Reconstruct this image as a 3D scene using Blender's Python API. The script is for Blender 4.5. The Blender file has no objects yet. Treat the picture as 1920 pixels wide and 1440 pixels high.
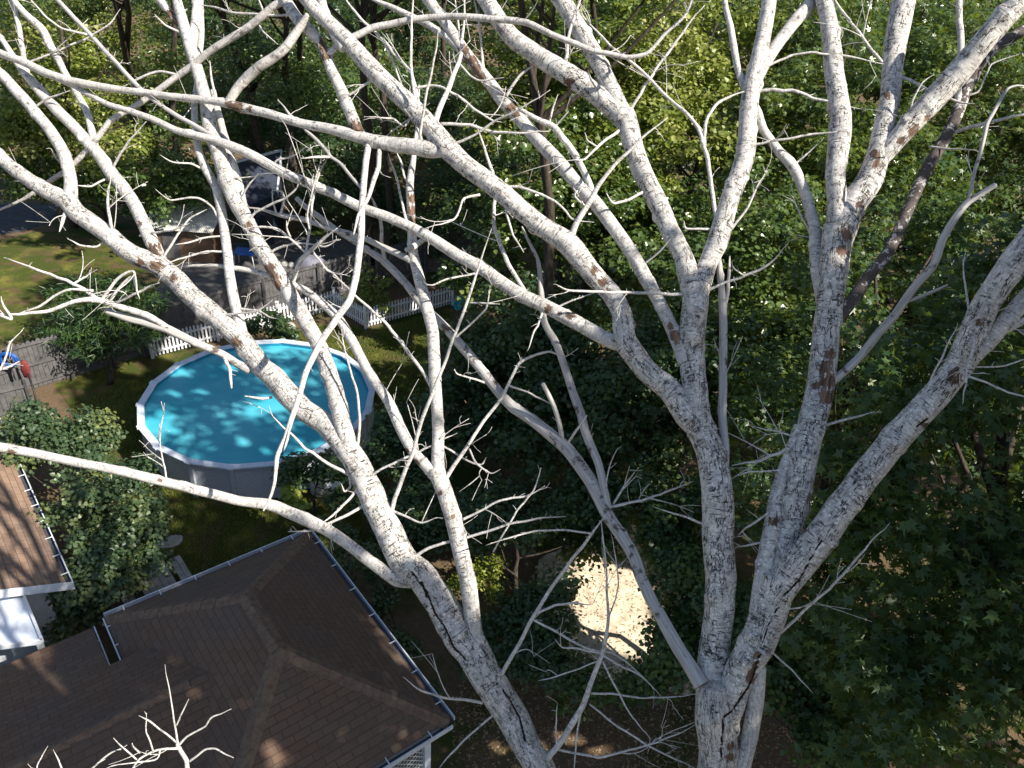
import bpy, bmesh, math, random
import numpy as np
from mathutils import Vector, Matrix
S = bpy.context.scene
COL = S.collection
# ------------------------------------------------------------------ camera
TH, RO, F, H = math.radians(33), math.radians(4.2), 1500.0, 16.0
RIGHT = np.array([1.0, 0, 0]); FWD = np.array([0, math.cos(TH), -math.sin(TH)]); UP = np.array([0, math.sin(TH), math.cos(TH)])
CR = math.cos(RO)*RIGHT + math.sin(RO)*UP
CU = -math.sin(RO)*RIGHT + math.cos(RO)*UP
CAM = np.array([0, 0, H])
cam = bpy.data.cameras.new('camera'); co = bpy.data.objects.new('camera', cam); COL.objects.link(co)
cam.sensor_width = 36; cam.lens = 36*F/1920; cam.clip_start = 0.05; cam.clip_end = 2000
m = Matrix.Identity(4)
for i in range(3):
    m[i][0] = CR[i]; m[i][1] = CU[i]; m[i][2] = -FWD[i]; m[i][3] = CAM[i]
co.matrix_world = m; S.camera = co
# ------------------------------------------------------------------ sky and sun
SUN_EL = math.radians(41); sh = np.array([0.89, -0.455]); sh /= np.linalg.norm(sh)
SUN = np.array([sh[0]*math.cos(SUN_EL), sh[1]*math.cos(SUN_EL), math.sin(SUN_EL)])
w = bpy.data.worlds.new("World"); S.world = w; w.use_nodes = True
nt = w.node_tree; bg = nt.nodes['Background']; sky = nt.nodes.new('ShaderNodeTexSky'); sky.sky_type = 'NISHITA'
sky.sun_disc = False; sky.sun_elevation = SUN_EL; sky.sun_rotation = math.atan2(SUN[0], SUN[1])
nt.links.new(sky.outputs[0], bg.inputs[0]); bg.inputs[1].default_value = 0.085
sl = bpy.data.lights.new('sun', 'SUN'); so = bpy.data.objects.new('sun', sl); COL.objects.link(so)
sl.energy = 5.0; sl.angle = math.radians(0.53); sl.color = (1, .93, .82)
so.rotation_euler = Vector(SUN).to_track_quat('Z', 'Y').to_euler()
S.view_settings.view_transform = 'Standard'; S.view_settings.look = 'None'; S.view_settings.gamma = 1
S.view_settings.exposure = 0.85

# ------------------------------------------------------------------ helpers
def ray(px, py):
    x = (px-960)/F; y = -(py-720)/F
    return FWD + x*CR + y*CU
def P(px, py, t): return CAM + ray(px, py)*t
def G(px, py, z=0.0):
    d = ray(px, py); return CAM + d*((z-H)/d[2])
def proj(v):
    q = np.asarray(v) - CAM; t = q@FWD
    return 960+F*(q@CR)/t, 720-F*(q@CU)/t, t
def tag(o, label=None, cat=None, group=None, kind=None):
    if label: o['label'] = label
    if cat: o['category'] = cat
    if group: o['group'] = group
    if kind: o['kind'] = kind
    return o
def thing(name, loc, label, cat, group=None):
    o = bpy.data.objects.new(name, None); COL.objects.link(o); o.location = tuple(loc); o.empty_display_size = .2
    return tag(o, label, cat, group)
def link(name, me, mat, parent=None, world=True):
    if mat and not me.materials: me.materials.append(mat)
    o = bpy.data.objects.new(name, me); COL.objects.link(o)
    if parent is not None:
        o.parent = parent
        if world:
            l = Vector((0, 0, 0)); q = parent
            while q: l += q.location; q = q.parent
            o.location = -l + Vector((0, 0, 0))
    return o
def npmesh(name, V, T, smooth=False, attrs=None, uv=None):
    """V (n,3); T (m,3) or (m,4) index array"""
    V = np.asarray(V, np.float32); T = np.asarray(T, np.int32); k = T.shape[1]
    me = bpy.data.meshes.new(name)
    me.vertices.add(len(V)); me.vertices.foreach_set('co', V.ravel())
    me.loops.add(T.size); me.loops.foreach_set('vertex_index', T.ravel())
    me.polygons.add(len(T)); me.polygons.foreach_set('loop_start', np.arange(0, T.size, k, dtype=np.int32))
    if smooth: me.polygons.foreach_set('use_smooth', np.ones(len(T), bool))
    for n, (ty, a) in (attrs or {}).items():
        at = me.attributes.new(n, ty, 'POINT')
        at.data.foreach_set('vector' if ty == 'FLOAT_VECTOR' else 'value', np.asarray(a, np.float32).ravel())
    if uv is not None:
        l = me.uv_layers.new(name='UVMap'); l.data.foreach_set('uv', np.asarray(uv, np.float32)[T.ravel()].ravel())
    me.update(calc_edges=True); me.validate()
    return me
class MB:
    """collects boxes, tubes, polygons into one mesh"""
    def __init__(s): s.v = []; s.f = []; s.sm = []
    def add(s, vs, fs, smooth=False):
        o = len(s.v); s.v += [tuple(map(float, v)) for v in vs]; s.f += [tuple(i+o for i in f) for f in fs]; s.sm += [smooth]*len(fs); return s
    def box(s, c, sz, ax=None, ay=None, az=None):
        c = np.array(c, float); ax = np.array(ax if ax is not None else (1, 0, 0), float); az = np.array(az if az is not None else (0, 0, 1), float)
        ax = ax/np.linalg.norm(ax)
        if ay is None: ay = np.cross(az, ax)
        ay = np.array(ay, float); ay = ay/np.linalg.norm(ay)
        h = np.array(sz)/2.
        vs = [c+ax*h[0]*i+ay*h[1]*j+az*h[2]*k for i in (-1, 1) for j in (-1, 1) for k in (-1, 1)]
        return s.add(vs, [(0, 1, 3, 2), (4, 6, 7, 5), (0, 4, 5, 1), (2, 3, 7, 6), (0, 2, 6, 4), (1, 5, 7, 3)])
    def beam(s, a, b, w_, h_, up=(0, 0, 1)):
        a = np.array(a, float); b = np.array(b, float); d = b-a; L = np.linalg.norm(d); d = d/L
        y = np.cross(up, d); y = y/np.linalg.norm(y); z = np.cross(d, y)
        return s.box((a+b)/2, (L, w_, h_), d, y, z)
    def tube(s, pts, rad, n=10, cap=True):
        pts = np.array(pts, float); k = len(pts); rad = np.broadcast_to(rad, (k,))
        tn = np.gradient(pts, axis=0); tn /= np.linalg.norm(tn, axis=1)[:, None]+1e-9
        u = np.cross(tn[0], (0, 0, 1)); 
        if np.linalg.norm(u) < .1: u = np.cross(tn[0], (1, 0, 0))
        u /= np.linalg.norm(u); vs = []
        for i in range(k):
            u = u-tn[i]*(u@tn[i]); u /= np.linalg.norm(u); v2 = np.cross(tn[i], u)
            for j in range(n):
                a = 2*math.pi*j/n; vs.append(pts[i]+rad[i]*(math.cos(a)*u+math.sin(a)*v2))
        fs = [(i*n+j, i*n+(j+1) % n, (i+1)*n+(j+1) % n, (i+1)*n+j) for i in range(k-1) for j in range(n)]
        if cap: fs += [tuple(range(n))[::-1], tuple((k-1)*n+j for j in range(n))]
        return s.add(vs, fs, True)
    def lathe(s, c, prof, n=24):
        c = np.array(c, float); vs = [c+(r*math.cos(2*math.pi*j/n), r*math.sin(2*math.pi*j/n), z) for r, z in prof for j in range(n)]
        k = len(prof); fs = [(i*n+j, i*n+(j+1) % n, (i+1)*n+(j+1) % n, (i+1)*n+j) for i in range(k-1) for j in range(n)]
        fs += [tuple(range(n))[::-1], tuple((k-1)*n+j for j in range(n))]
        return s.add(vs, fs, True)
    def poly(s, pts, th=0.0, down=(0, 0, -1)):
        pts = [np.array(p, float) for p in pts]; n = len(pts)
        if not th: return s.add(pts, [tuple(range(n))])
        d = np.array(down, float)*th
        return s.add(pts+[p+d for p in pts], [tuple(range(n)), tuple(range(2*n-1, n-1, -1))]+[(i, i+n, (i+1) % n+n, (i+1) % n) for i in range(n)])
    def build(s, name, mat, parent=None, bevel=0):
        me = bpy.data.meshes.new(name); me.from_pydata(s.v, [], s.f)
        me.polygons.foreach_set('use_smooth', s.sm); me.update()
        bm = bmesh.new(); bm.from_mesh(me); bmesh.ops.recalc_face_normals(bm, faces=bm.faces)
        if bevel: bmesh.ops.bevel(bm, geom=bm.edges[:], offset=bevel, segments=1, affect='EDGES')
        bm.to_mesh(me); bm.free()
        return link(name, me, mat, parent)

# ------------------------------------------------------------------ materials
class NT:
    def __init__(s, name):
        s.m = bpy.data.materials.new(name); s.m.use_nodes = True; s.t = s.m.node_tree; s.b = s.t.nodes['Principled BSDF']; s.out = s.t.nodes['Material Output']
        s._v = None
    def n(s, ty, **kw):
        nd = s.t.nodes.new(ty)
        for k, v in kw.items(): setattr(nd, k, v)
        return nd
    def l(s, a, b): s.t.links.new(a, b)
    def pos(s):
        if not s._v: s._v = s.n('ShaderNodeNewGeometry').outputs['Position']
        return s._v
    def attr(s, name, out='Fac'):
        return s.n('ShaderNodeAttribute', attribute_name=name).outputs[out]
    def mapv(s, v, sc=(1, 1, 1), rot=(0, 0, 0), loc=(0, 0, 0)):
        q = s.n('ShaderNodeMapping'); s.l(v, q.inputs[0]); q.inputs['Scale'].default_value = sc; q.inputs['Rotation'].default_value = rot; q.inputs['Location'].default_value = loc
        return q.outputs[0]
    def noise(s, v, scale, detail=4, rough=.6, out=0):
        q = s.n('ShaderNodeTexNoise'); s.l(v, q.inputs['Vector']); q.inputs['Scale'].default_value = scale; q.inputs['Detail'].default_value = detail; q.inputs['Roughness'].default_value = rough
        return q.outputs[out]
    def ramp(s, f, stops, interp='LINEAR'):
        r = s.n('ShaderNodeValToRGB'); s.l(f, r.inputs[0]); cr = r.color_ramp; cr.interpolation = interp
        while len(cr.elements) < len(stops): cr.elements.new(.5)
        for e, (p, c) in zip(cr.elements, stops):
            e.position = p; e.color = (c, c, c, 1) if not isinstance(c, tuple) else (*c, 1)
        return r.outputs[0]
    def mix(s, f, a, b, mode='MIX'):
        q = s.n('ShaderNodeMix', data_type='RGBA', blend_type=mode)
        for i, x in ((0, f), (6, a), (7, b)):
            if isinstance(x, (int, float)): q.inputs[i].default_value = x
            elif isinstance(x, tuple): q.inputs[i].default_value = (*x, 1)
            else: s.l(x, q.inputs[i])
        return q.outputs[2]
    def math(s, op, a, b=0.0, clamp=False):
        q = s.n('ShaderNodeMath', operation=op, use_clamp=clamp)
        for i, x in ((0, a), (1, b)):
            if isinstance(x, (int, float)): q.inputs[i].default_value = x
            else: s.l(x, q.inputs[i])
        return q.outputs[0]
    def madd(s, a, m_, c_):
        q = s.n('ShaderNodeMath', operation='MULTIPLY_ADD', use_clamp=True); s.l(a, q.inputs[0]); q.inputs[1].default_value = m_; q.inputs[2].default_value = c_
        return q.outputs[0]
    def col(s, c):
        if isinstance(c, tuple): s.b.inputs['Base Color'].default_value = (*c, 1)
        else: s.l(c, s.b.inputs['Base Color'])
    def bump(s, h, st=.5, d=.01):
        b = s.n('ShaderNodeBump'); b.inputs['Strength'].default_value = st; b.inputs['Distance'].default_value = d
        s.l(h, b.inputs['Height']); s.l(b.outputs[0], s.b.inputs['Normal'])
    def rough(s, r, spec=.5):
        if isinstance(r, (int, float)): s.b.inputs['Roughness'].default_value = r
        else: s.l(r, s.b.inputs['Roughness'])
        s.b.inputs['Specular IOR Level'].default_value = spec
        return s.m

def simple(name, c, rough=.6, spec=.4, var=.25, scale=6, bump=.0, metal=0):
    n = NT(name); f = n.noise(n.pos(), scale, 5, .65)
    n.col(n.mix(n.ramp(f, [(.3, 0.), (.7, 1.)]), tuple(x*(1-var) for x in c), tuple(min(1, x*(1+var*.6)) for x in c)))
    if bump: n.bump(n.noise(n.pos(), scale*12, 3), bump, .01)
    n.b.inputs['Metallic'].default_value = metal
    return n.rough(rough, spec)

def leaf_mat(name, c1, c2, c3, trans=.35, rough=.42, spec=.5):
    n = NT(name)
    isl = n.n('ShaderNodeNewGeometry').outputs['Random Per Island']
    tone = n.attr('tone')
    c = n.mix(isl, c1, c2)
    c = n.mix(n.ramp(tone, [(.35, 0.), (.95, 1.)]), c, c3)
    n.col(c); n.rough(rough, spec)
    tr = n.n('ShaderNodeBsdfTranslucent'); n.l(n.mix(.5, c, (.30, .38, .02)), tr.inputs[0])
    mx = n.n('ShaderNodeMixShader'); mx.inputs[0].default_value = trans
    n.l(n.b.outputs[0], mx.inputs[1]); n.l(tr.outputs[0], mx.inputs[2]); n.l(mx.outputs[0], n.out.inputs[0])
    return n.m

M = {}
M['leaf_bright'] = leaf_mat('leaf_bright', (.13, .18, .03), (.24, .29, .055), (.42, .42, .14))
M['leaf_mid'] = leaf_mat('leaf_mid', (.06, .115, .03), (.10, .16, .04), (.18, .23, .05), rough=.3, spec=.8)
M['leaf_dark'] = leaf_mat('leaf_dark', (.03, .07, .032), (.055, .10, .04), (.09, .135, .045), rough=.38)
M['leaf_gum'] = leaf_mat('leaf_gum', (.04, .09, .03), (.07, .13, .045), (.13, .19, .04), rough=.4)
M['leaf_bush'] = leaf_mat('leaf_bush', (.04, .08, .042), (.075, .12, .05), (.19, .22, .07), trans=.25)
M['leaf_yellow'] = leaf_mat('leaf_yellow', (.20, .26, .04), (.28, .33, .05), (.34, .36, .07), trans=.4)
M['leaf_cedar'] = leaf_mat('leaf_cedar', (.02, .05, .02), (.035, .075, .02), (.09, .15, .02), trans=.15)

def bark_dead():
    n = NT('dead_bark'); bk = n.attr('bk', 'Vector'); age = n.attr('age'); peel = n.attr('peel'); crack = n.attr('crack')
    big = n.noise(n.mapv(bk, (1.4, 1.4, 1)), 9, 6, .7)
    fine = n.noise(bk, 120, 4, .7)
    base = n.mix(n.ramp(big, [(.35, 0.), (.65, 1.)]), (.48, .45, .415), (.76, .72, .665))
    base = n.mix(n.ramp(fine, [(.3, 0.), (.75, 1.)]), base, n.mix(.5, base, (.74, .72, .69)), 'MIX')
    grey = n.ramp(n.noise(bk, 13, 6, .72), [(.42, 0.), (.60, 1.)])
    base = n.mix(n.math('MULTIPLY', grey, n.madd(age, .20, .5)), base, (.33, .32, .315))
    # lenticel dashes that run round the stem
    d1 = n.noise(n.mapv(bk, (11, 11, 62)), 1.0, 3, .6)
    dash = n.ramp(d1, [(.545, 0.), (.59, 1.)])
    amt = n.ramp(n.noise(bk, 7, 3), [(.42, .15), (.62, 1.)])
    base = n.mix(n.math('MULTIPLY', n.math('MULTIPLY', dash, amt), n.madd(age, .5, .5)), base, (.07, .06, .055))
    sp = n.ramp(n.noise(bk, 48, 4, .75), [(.55, 0.), (.63, 1.)])
    spm = n.ramp(n.noise(bk, 5, 3), [(.40, .15), (.6, 1.)])
    base = n.mix(n.math('MULTIPLY', n.math('MULTIPLY', sp, spm), .75), base, (.10, .085, .075))
    # rings where a shoot ended
    rg = n.ramp(n.noise(n.mapv(bk, (1.5, 1.5, 9)), 1.0, 2, .5), [(.662, 0.), (.672, 1.), (.682, 0.)])
    base = n.mix(n.math('MULTIPLY', rg, .7), base, (.06, .05, .045))
    # dark knots where twigs broke off
    kv = n.n('ShaderNodeTexVoronoi'); n.l(n.mapv(bk, (1, 1, .8)), kv.inputs['Vector']); kv.inputs['Scale'].default_value = 10
    kd = n.math('ADD', kv.outputs['Distance'], n.math('MULTIPLY', n.math('SUBTRACT', n.noise(bk, 60, 3, .7), .5), .22))
    kn = n.math('MULTIPLY', n.ramp(kd, [(.10, 1.), (.15, .25), (.19, .75), (.24, 0.)]), n.ramp(n.noise(bk, 2.7, 2), [(.45, 0.), (.55, 1.)]))
    base = n.mix(n.math('MULTIPLY', kn, .85), base, (.06, .05, .045))
    # pale lichen dots
    vo = n.n('ShaderNodeTexVoronoi'); n.l(bk, vo.inputs['Vector']); vo.inputs['Scale'].default_value = 30
    lich = n.math('MULTIPLY', n.ramp(vo.outputs['Distance'], [(.20, 1.), (.30, 0.)]), n.ramp(n.noise(bk, 4.3, 2), [(.44, 0.), (.54, 1.)]))
    base = n.mix(n.math('MULTIPLY', lich, .8), base, (.86, .86, .85))
    # fissures on old wood
    rd1 = n.math('ABSOLUTE', n.math('SUBTRACT', n.noise(n.mapv(bk, (17, 17, 4.5)), 1, 4, .62), .5))
    rd2 = n.math('ABSOLUTE', n.math('SUBTRACT', n.noise(n.mapv(bk, (9, 9, 17)), 1, 4, .6), .5))
    l1 = n.math('MULTIPLY', n.ramp(rd1, [(.008, 1.), (.018, 0.)]), n.ramp(n.noise(bk, 4.1, 3), [(.42, 0.), (.50, 1.)]))
    l2 = n.math('MULTIPLY', n.ramp(rd2, [(.004, 1.), (.012, 0.)]), n.ramp(n.noise(bk, 5.3, 3), [(.50, 0.), (.58, 1.)]))
    fis = n.math('MULTIPLY', n.math('MAXIMUM', l1, l2), n.ramp(age, [(.25, 0.), (.7, 1.)]))
    base = n.mix(fis, base, (.025, .022, .02))
    # bare wood where bark has dropped
    pn = n.math('ADD', peel, n.math('MULTIPLY', n.math('SUBTRACT', n.noise(n.mapv(bk, (26, 26, 11)), 1, 5, .75), .5), 2.2))
    pm = n.ramp(pn, [(.48, 0.), (.53, 1.)])
    wood = n.mix(n.ramp(n.noise(n.mapv(bk, (30, 30, 6)), 1, 4), [(.35, 0.), (.68, 1.)]), (.06, .042, .035), (.27, .17, .115))
    wood = n.mix(n.math('MULTIPLY', n.ramp(pn, [(.50, 1.), (.58, 0.)]), .7), wood, (.05, .03, .025))
    base = n.mix(pm, base, wood)
    ck = n.ramp(n.math('ADD', crack, n.math('MULTIPLY', n.math('SUBTRACT', n.noise(bk, 40, 3, .7), .5), .6)), [(.5, 0.), (.6, 1.)])
    base = n.mix(ck, base, (.02, .014, .01))
    n.col(base)
    h = n.math('SUBTRACT', n.math('MULTIPLY', fine, .35), n.math('ADD', n.math('MULTIPLY', dash, .35), n.math('ADD', fis, n.math('MULTIPLY', pm, .8))))
    n.bump(n.math('SUBTRACT', h, ck), .75, .006)
    return n.rough(.82, .2)
M['bark'] = bark_dead()
def silver():
    n = NT('silver_wood'); bk = n.attr('bk', 'Vector')
    f = n.noise(n.mapv(bk, (60, 60, 3)), 1, 5, .65)
    c = n.mix(n.ramp(f, [(.35, 0.), (.65, 1.)]), (.30, .285, .275), (.56, .54, .52))
    c = n.mix(n.ramp(n.noise(bk, 9, 4), [(.58, 0.), (.66, 1.)]), c, (.10, .08, .07))
    n.col(c); n.bump(f, .6, .004)
    return n.rough(.8, .2)
M['silver'] = silver()
def darkbark():
    n = NT('dark_dead_bark'); bk = n.attr('bk', 'Vector')
    f = n.noise(bk, 14, 5, .65)
    c = n.mix(n.ramp(n.noise(bk, 60, 4), [(.3, 0.), (.7, 1.)]), (.05, .042, .038), (.13, .11, .10))
    c = n.mix(n.ramp(f, [(.55, 0.), (.59, 1.)]), c, (.50, .48, .46))
    n.col(c); n.bump(f, .8, .006)
    return n.rough(.85, .2)
M['darkbark'] = darkbark()
def greenbark():
    n = NT('woodland_bark'); p = n.pos()
    f = n.noise(n.mapv(p, (14, 14, 3)), 1, 5, .65)
    n.col(n.mix(n.ramp(f, [(.35, 0.), (.65, 1.)]), (.03, .024, .02), (.095, .078, .062))); n.bump(f, .8, .02)
    return n.rough(.9, .15)
M['wood_bark'] = greenbark()

def ground_mat():
    n = NT('woodland_ground'); p = n.pos()
    a = n.noise(p, .35, 5, .6); b = n.noise(p, 9, 5, .7); c3 = n.noise(p, 60, 4, .7)
    dirt = n.mix(n.ramp(b, [(.3, 0.), (.7, 1.)]), (.075, .052, .032), (.20, .14, .088))
    dirt = n.mix(n.ramp(c3, [(.45, 0.), (.7, 1.)]), dirt, (.27, .19, .12))
    gr = n.mix(n.ramp(c3, [(.3, 0.), (.7, 1.)]), (.025, .045, .012), (.075, .10, .025))
    n.col(n.mix(n.ramp(n.math('ADD', a, n.math('MULTIPLY', b, .25)), [(.60, 0.), (.72, 1.)]), dirt, gr))
    n.bump(n.math('ADD', b, c3), .8, .05)
    return n.rough(.95, .1)
M['ground'] = ground_mat()
def lawn_mat():
    n = NT('lawn_grass'); p = n.pos()
    a = n.noise(p, .8, 5, .6); c3 = n.noise(p, 35, 5, .75)
    gr = n.mix(n.ramp(c3, [(.3, 0.), (.7, 1.)]), (.035, .056, .012), (.10, .12, .026))
    gr = n.mix(n.ramp(a, [(.5, 0.), (.68, 1.)]), gr, (.20, .19, .045))
    gr = n.mix(n.ramp(n.noise(p, 1.3, 5, .65), [(.50, 0.), (.62, 1.)]), gr, (.13, .09, .05))
    n.col(gr); n.bump(c3, .9, .05)
    return n.rough(.95, .1)
M['lawn'] = lawn_mat()
M['path'] = simple('sandy_soil', (.72, .61, .46), .95, .1, .45, 3.5, .6)
M['pad'] = simple('stained_concrete', (.13, .125, .125), .9, .2, .4, 2.5, .4)
M['road'] = simple('old_asphalt', (.085, .085, .09), .9, .2, .35, 3, .4)
def shingle(name, dark, light):
    n = NT(name); uv = n.n('ShaderNodeTexCoord').outputs['UV']
    br = n.n('ShaderNodeTexBrick'); n.l(n.mapv(uv, (1, 1, 1)), br.inputs['Vector'])
    br.inputs['Scale'].default_value = 1; br.inputs['Brick Width'].default_value = .30; br.inputs['Row Height'].default_value = .14
    br.inputs['Mortar Size'].default_value = .007; br.inputs['Mortar Smooth'].default_value = .3; br.offset = .5
    br.inputs['Color1'].default_value = (*dark, 1); br.inputs['Color2'].default_value = (*light, 1); br.inputs['Mortar'].default_value = (.055, .036, .026, 1)
    big = n.noise(n.pos(), .9, 5, .6); g = n.noise(n.pos(), 160, 3, .7)
    c = n.mix(.75, br.outputs[0], n.mix(n.ramp(g, [(.3, 0.), (.7, 1.)]), tuple(x*.6 for x in dark), tuple(x*1.5 for x in light)), 'MIX')
    c = n.mix(.55, br.outputs[0], c)
    c = n.mix(n.math('MULTIPLY', n.ramp(big, [(.42, 0.), (.66, 1.)]), .45), c, (.10, .095, .085))
    sp = n.ramp(n.noise(n.pos(), 26, 2, .5), [(.74, 0.), (.77, 1.)])
    c = n.mix(sp, c, (.32, .28, .22))
    n.col(c)
    n.bump(n.math('SUBTRACT', n.math('MULTIPLY', g, .4), br.outputs['Fac']), .8, .012)
    return n.rough(.9, .2)
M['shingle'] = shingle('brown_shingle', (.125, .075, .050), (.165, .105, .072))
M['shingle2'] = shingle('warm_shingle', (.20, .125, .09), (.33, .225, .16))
M['cap'] = simple('worn_cap_shingle', (.185, .125, .088), .9, .2, .35, 9, .3)
M['white'] = simple('white_paint', (.72, .74, .77), .5, .4, .12, 5)
M['gutter'] = simple('gutter_metal', (.62, .66, .72), .4, .5, .2, 8)
M['channel'] = simple('gutter_inside', (.07, .075, .09), .6, .3, .4, 12)
M['siding'] = simple('house_siding', (.50, .53, .56), .7, .3, .15, 4)
M['fence_grey'] = simple('weathered_boards', (.125, .12, .122), .85, .2, .4, 5, .4)
M['blue'] = simple('blue_plastic', (.015, .10, .42), .4, .5, .2, 5)
M['red'] = simple('red_cloth', (.20, .035, .035), .7, .3, .3, 9)
M['teal'] = simple('turquoise_plastic', (.02, .42, .48), .35, .5, .2, 7)
M['black'] = simple('black_plastic', (.02, .02, .022), .5, .4, .2, 7)
M['stone'] = simple('pale_stone', (.42, .41, .39), .9, .2, .3, 7, .5)
M['terracotta'] = simple('brick_red', (.40, .17, .10), .85, .2, .3, 9, .3)
M['shed_wall'] = simple('shed_boards', (.20, .12, .075), .85, .2, .4, 5, .3)
M['table_wood'] = simple('table_wood', (.40, .385, .37), .85, .2, .3, 6, .3)
M['tarp'] = simple('grey_tarp', (.20, .20, .25), .55, .4, .35, 3, .5)
M['blueroof'] = simple('slate_blue_roof', (.028, .036, .06), .6, .4, .25, 2)
M['tin'] = simple('white_tin', (.55, .55, .52), .5, .4, .2, 2)
M['rim'] = simple('pool_rim_vinyl', (.66, .72, .82), .45, .4, .15, 3)
def poolwall():
    n = NT('pool_wall'); f = n.noise(n.pos(), 38, 4, .8)
    n.col(n.mix(n.ramp(f, [(.42, 0.), (.58, 1.)]), (.42, .46, .54), (.62, .66, .74)))
    return n.rough(.5, .4)
M['poolwall'] = poolwall()
M['liner'] = simple('pool_liner', (.02, .26, .42), .5, .4, .25, 4)
def water():
    n = NT('pool_water'); p = n.pos()
    f = n.noise(p, .7, 4, .55)
    n.col(n.mix(n.ramp(f, [(.35, 0.), (.7, 1.)]), (.05, .40, .53), (.12, .50, .62)))
    n.bump(n.math('ADD', n.noise(p, 5, 3, .5), n.math('MULTIPLY', n.noise(p, 19, 2), .3)), .18, .03)
    n.rough(.08, .5); n.b.inputs['IOR'].default_value = 1.33
    return n.m
M['water'] = water()
# ------------------------------------------------------------------ foliage
def inpoly(x, y, poly):
    r = np.zeros(len(x), bool); n = len(poly)
    for i in range(n):
        x1, y1 = poly[i]; x2, y2 = poly[(i+1) % n]
        c = ((y1 > y) != (y2 > y)) & (x < (x2-x1)*(y-y1)/((y2-y1) or 1e-9)+x1); r ^= c
    return r
# gaps between the crowns: through them one sees the yard and the sand behind the trees
GAP_YARD = [(150, 400), (700, 400), (740, 560), (868, 520), (872, 582), (812, 600), (800, 680), (745, 700), (700, 716), (706, 800), (640, 850), (600, 930), (700, 1000), (760, 1100), (800, 1200), (860, 1290), (-50, 1500), (-50, 400)]
GAP_SAND = [(1088, 1075), (1140, 1052), (1190, 1060), (1214, 1100), (1213, 1170), (1206, 1225), (1170, 1245), (1120, 1215), (1088, 1160)]
GAP_SOIL = [(930, 1265), (1010, 1290), (1200, 1322), (1330, 1310), (1400, 1330), (1450, 1350), (1490, 1440), (1500, 1520), (850, 1520), (850, 1290)]
GAP_BUSH = [(842, 1045), (880, 1030), (940, 1040), (950, 1150), (900, 1170), (845, 1130)]
GAP_MID = [(765, 285), (820, 285), (815, 330), (760, 330)]
GAP_FAR = [(1600, 1030), (1700, 1030), (1705, 1075), (1610, 1070)]
# spots lit by tunnels cut through the leaves towards the sun: (x, y, z, radius)
HOLES = [(*G(1140, 1110)[:2], 0, 1.05), (*G(1160, 1190)[:2], 0, 1.0), (*G(1120, 1070)[:2], 0, .6), (*G(1190, 1090)[:2], 0, .5), (*P(905, 1075, 20.5), .85), (*G(1655, 1050)[:2], 0, .45),
         (*G(720, 595, .5)[:2], .5, .5), (*G(780, 570, .5)[:2], .5, .35), (*G(800, 640)[:2], 0, .55), (*G(740, 670)[:2], 0, .4), (*G(690, 640)[:2], 0, .35), (*G(340, 650, .4)[:2], .4, .7),
         (*G(250, 690)[:2], 0, .5), (*G(30, 900, 3)[:2], 3.2, .75), (*G(-20, 940, 3)[:2], 3.4, .8), (*G(40, 960, 3)[:2], 3.2, .5), (*G(60, 440)[:2], 0, .5), (*G(100, 470)[:2], 0, .4),
         (*G(520, 760, 1.15)[:2], 1.15, .3), (*G(430, 690, 1.15)[:2], 1.15, .26), (*G(340, 700, 1.15)[:2], 1.15, .35), (*G(455, 830, 1.15)[:2], 1.15, .3), (*G(500, 845, 1.15)[:2], 1.15, .2),
         (*G(530, 695, 1.15)[:2], 1.15, .22), (*G(325, 735, 1.15)[:2], 1.15, .22), (*G(380, 733, 1.15)[:2], 1.15, .22), (*G(1000, 1400)[:2], 0, .3), (*G(1060, 1380)[:2], 0, .28), (*G(1120, 1400)[:2], 0, .35), (*G(930, 1400)[:2], 0, .25), (*G(1180, 1390)[:2], 0, .2),
         (*G(525, 1145, 4)[:2], 4, .16), (*G(600, 1110, 3.5)[:2], 3.5, .13), (*G(500, 1420, 3.3)[:2], 3.3, .28), (*G(665, 1150, 3.1)[:2], 3.1, .12), (*G(160, 930, 3.6)[:2], 3.6, .6), (*G(90, 870, 3.2)[:2], 3.2, .4), (*G(555, 920, 1.5)[:2], 1.5, .4), (*G(650, 1000, 1)[:2], 1, .4),
         (*G(370, 400, 1)[:2], 1.6, .9), (*G(690, 530, 1)[:2], 1, .6), (*P(1620, 560, 18), 1.3), (*P(1500, 780, 18), 1.0), (*P(1460, 900, 17), .8), (*P(1660, 450, 19.5), 1.5), (*P(1800, 350, 21), 1.7), (*P(1850, 700, 18), .6), (*P(690, 925, 7.1), .42), (*P(640, 830, 7.2), .42), (*P(735, 1010, 7.05), .32), (*P(590, 775, 7.35), .4), (*P(865, 1000, 7), .36), (*P(885, 1110, 6.95), .26), (*P(830, 900, 7.1), .4), (*P(820, 760, 7.3), .4), (*P(200, 875, 6.7), .4), (*P(60, 850, 6.6), .4), (*P(150, 130, 36), 3.2), (*P(230, 250, 34.5), 1.8), (*P(1640, 560, 16.5), 1.0), (*P(1720, 950, 13), .5), (*P(1330, 120, 29), 1.8), (*P(1640, 600, 17), .8), (*P(1480, 800, 17.5), .6), (*P(1640, 700, 13), .5), (*P(1300, 330, 26), .8), (*P(1100, 200, 29), 1.0), (*P(1560, 1330, 11), .35), (*P(1250, 200, 27), 1.2)]
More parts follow.
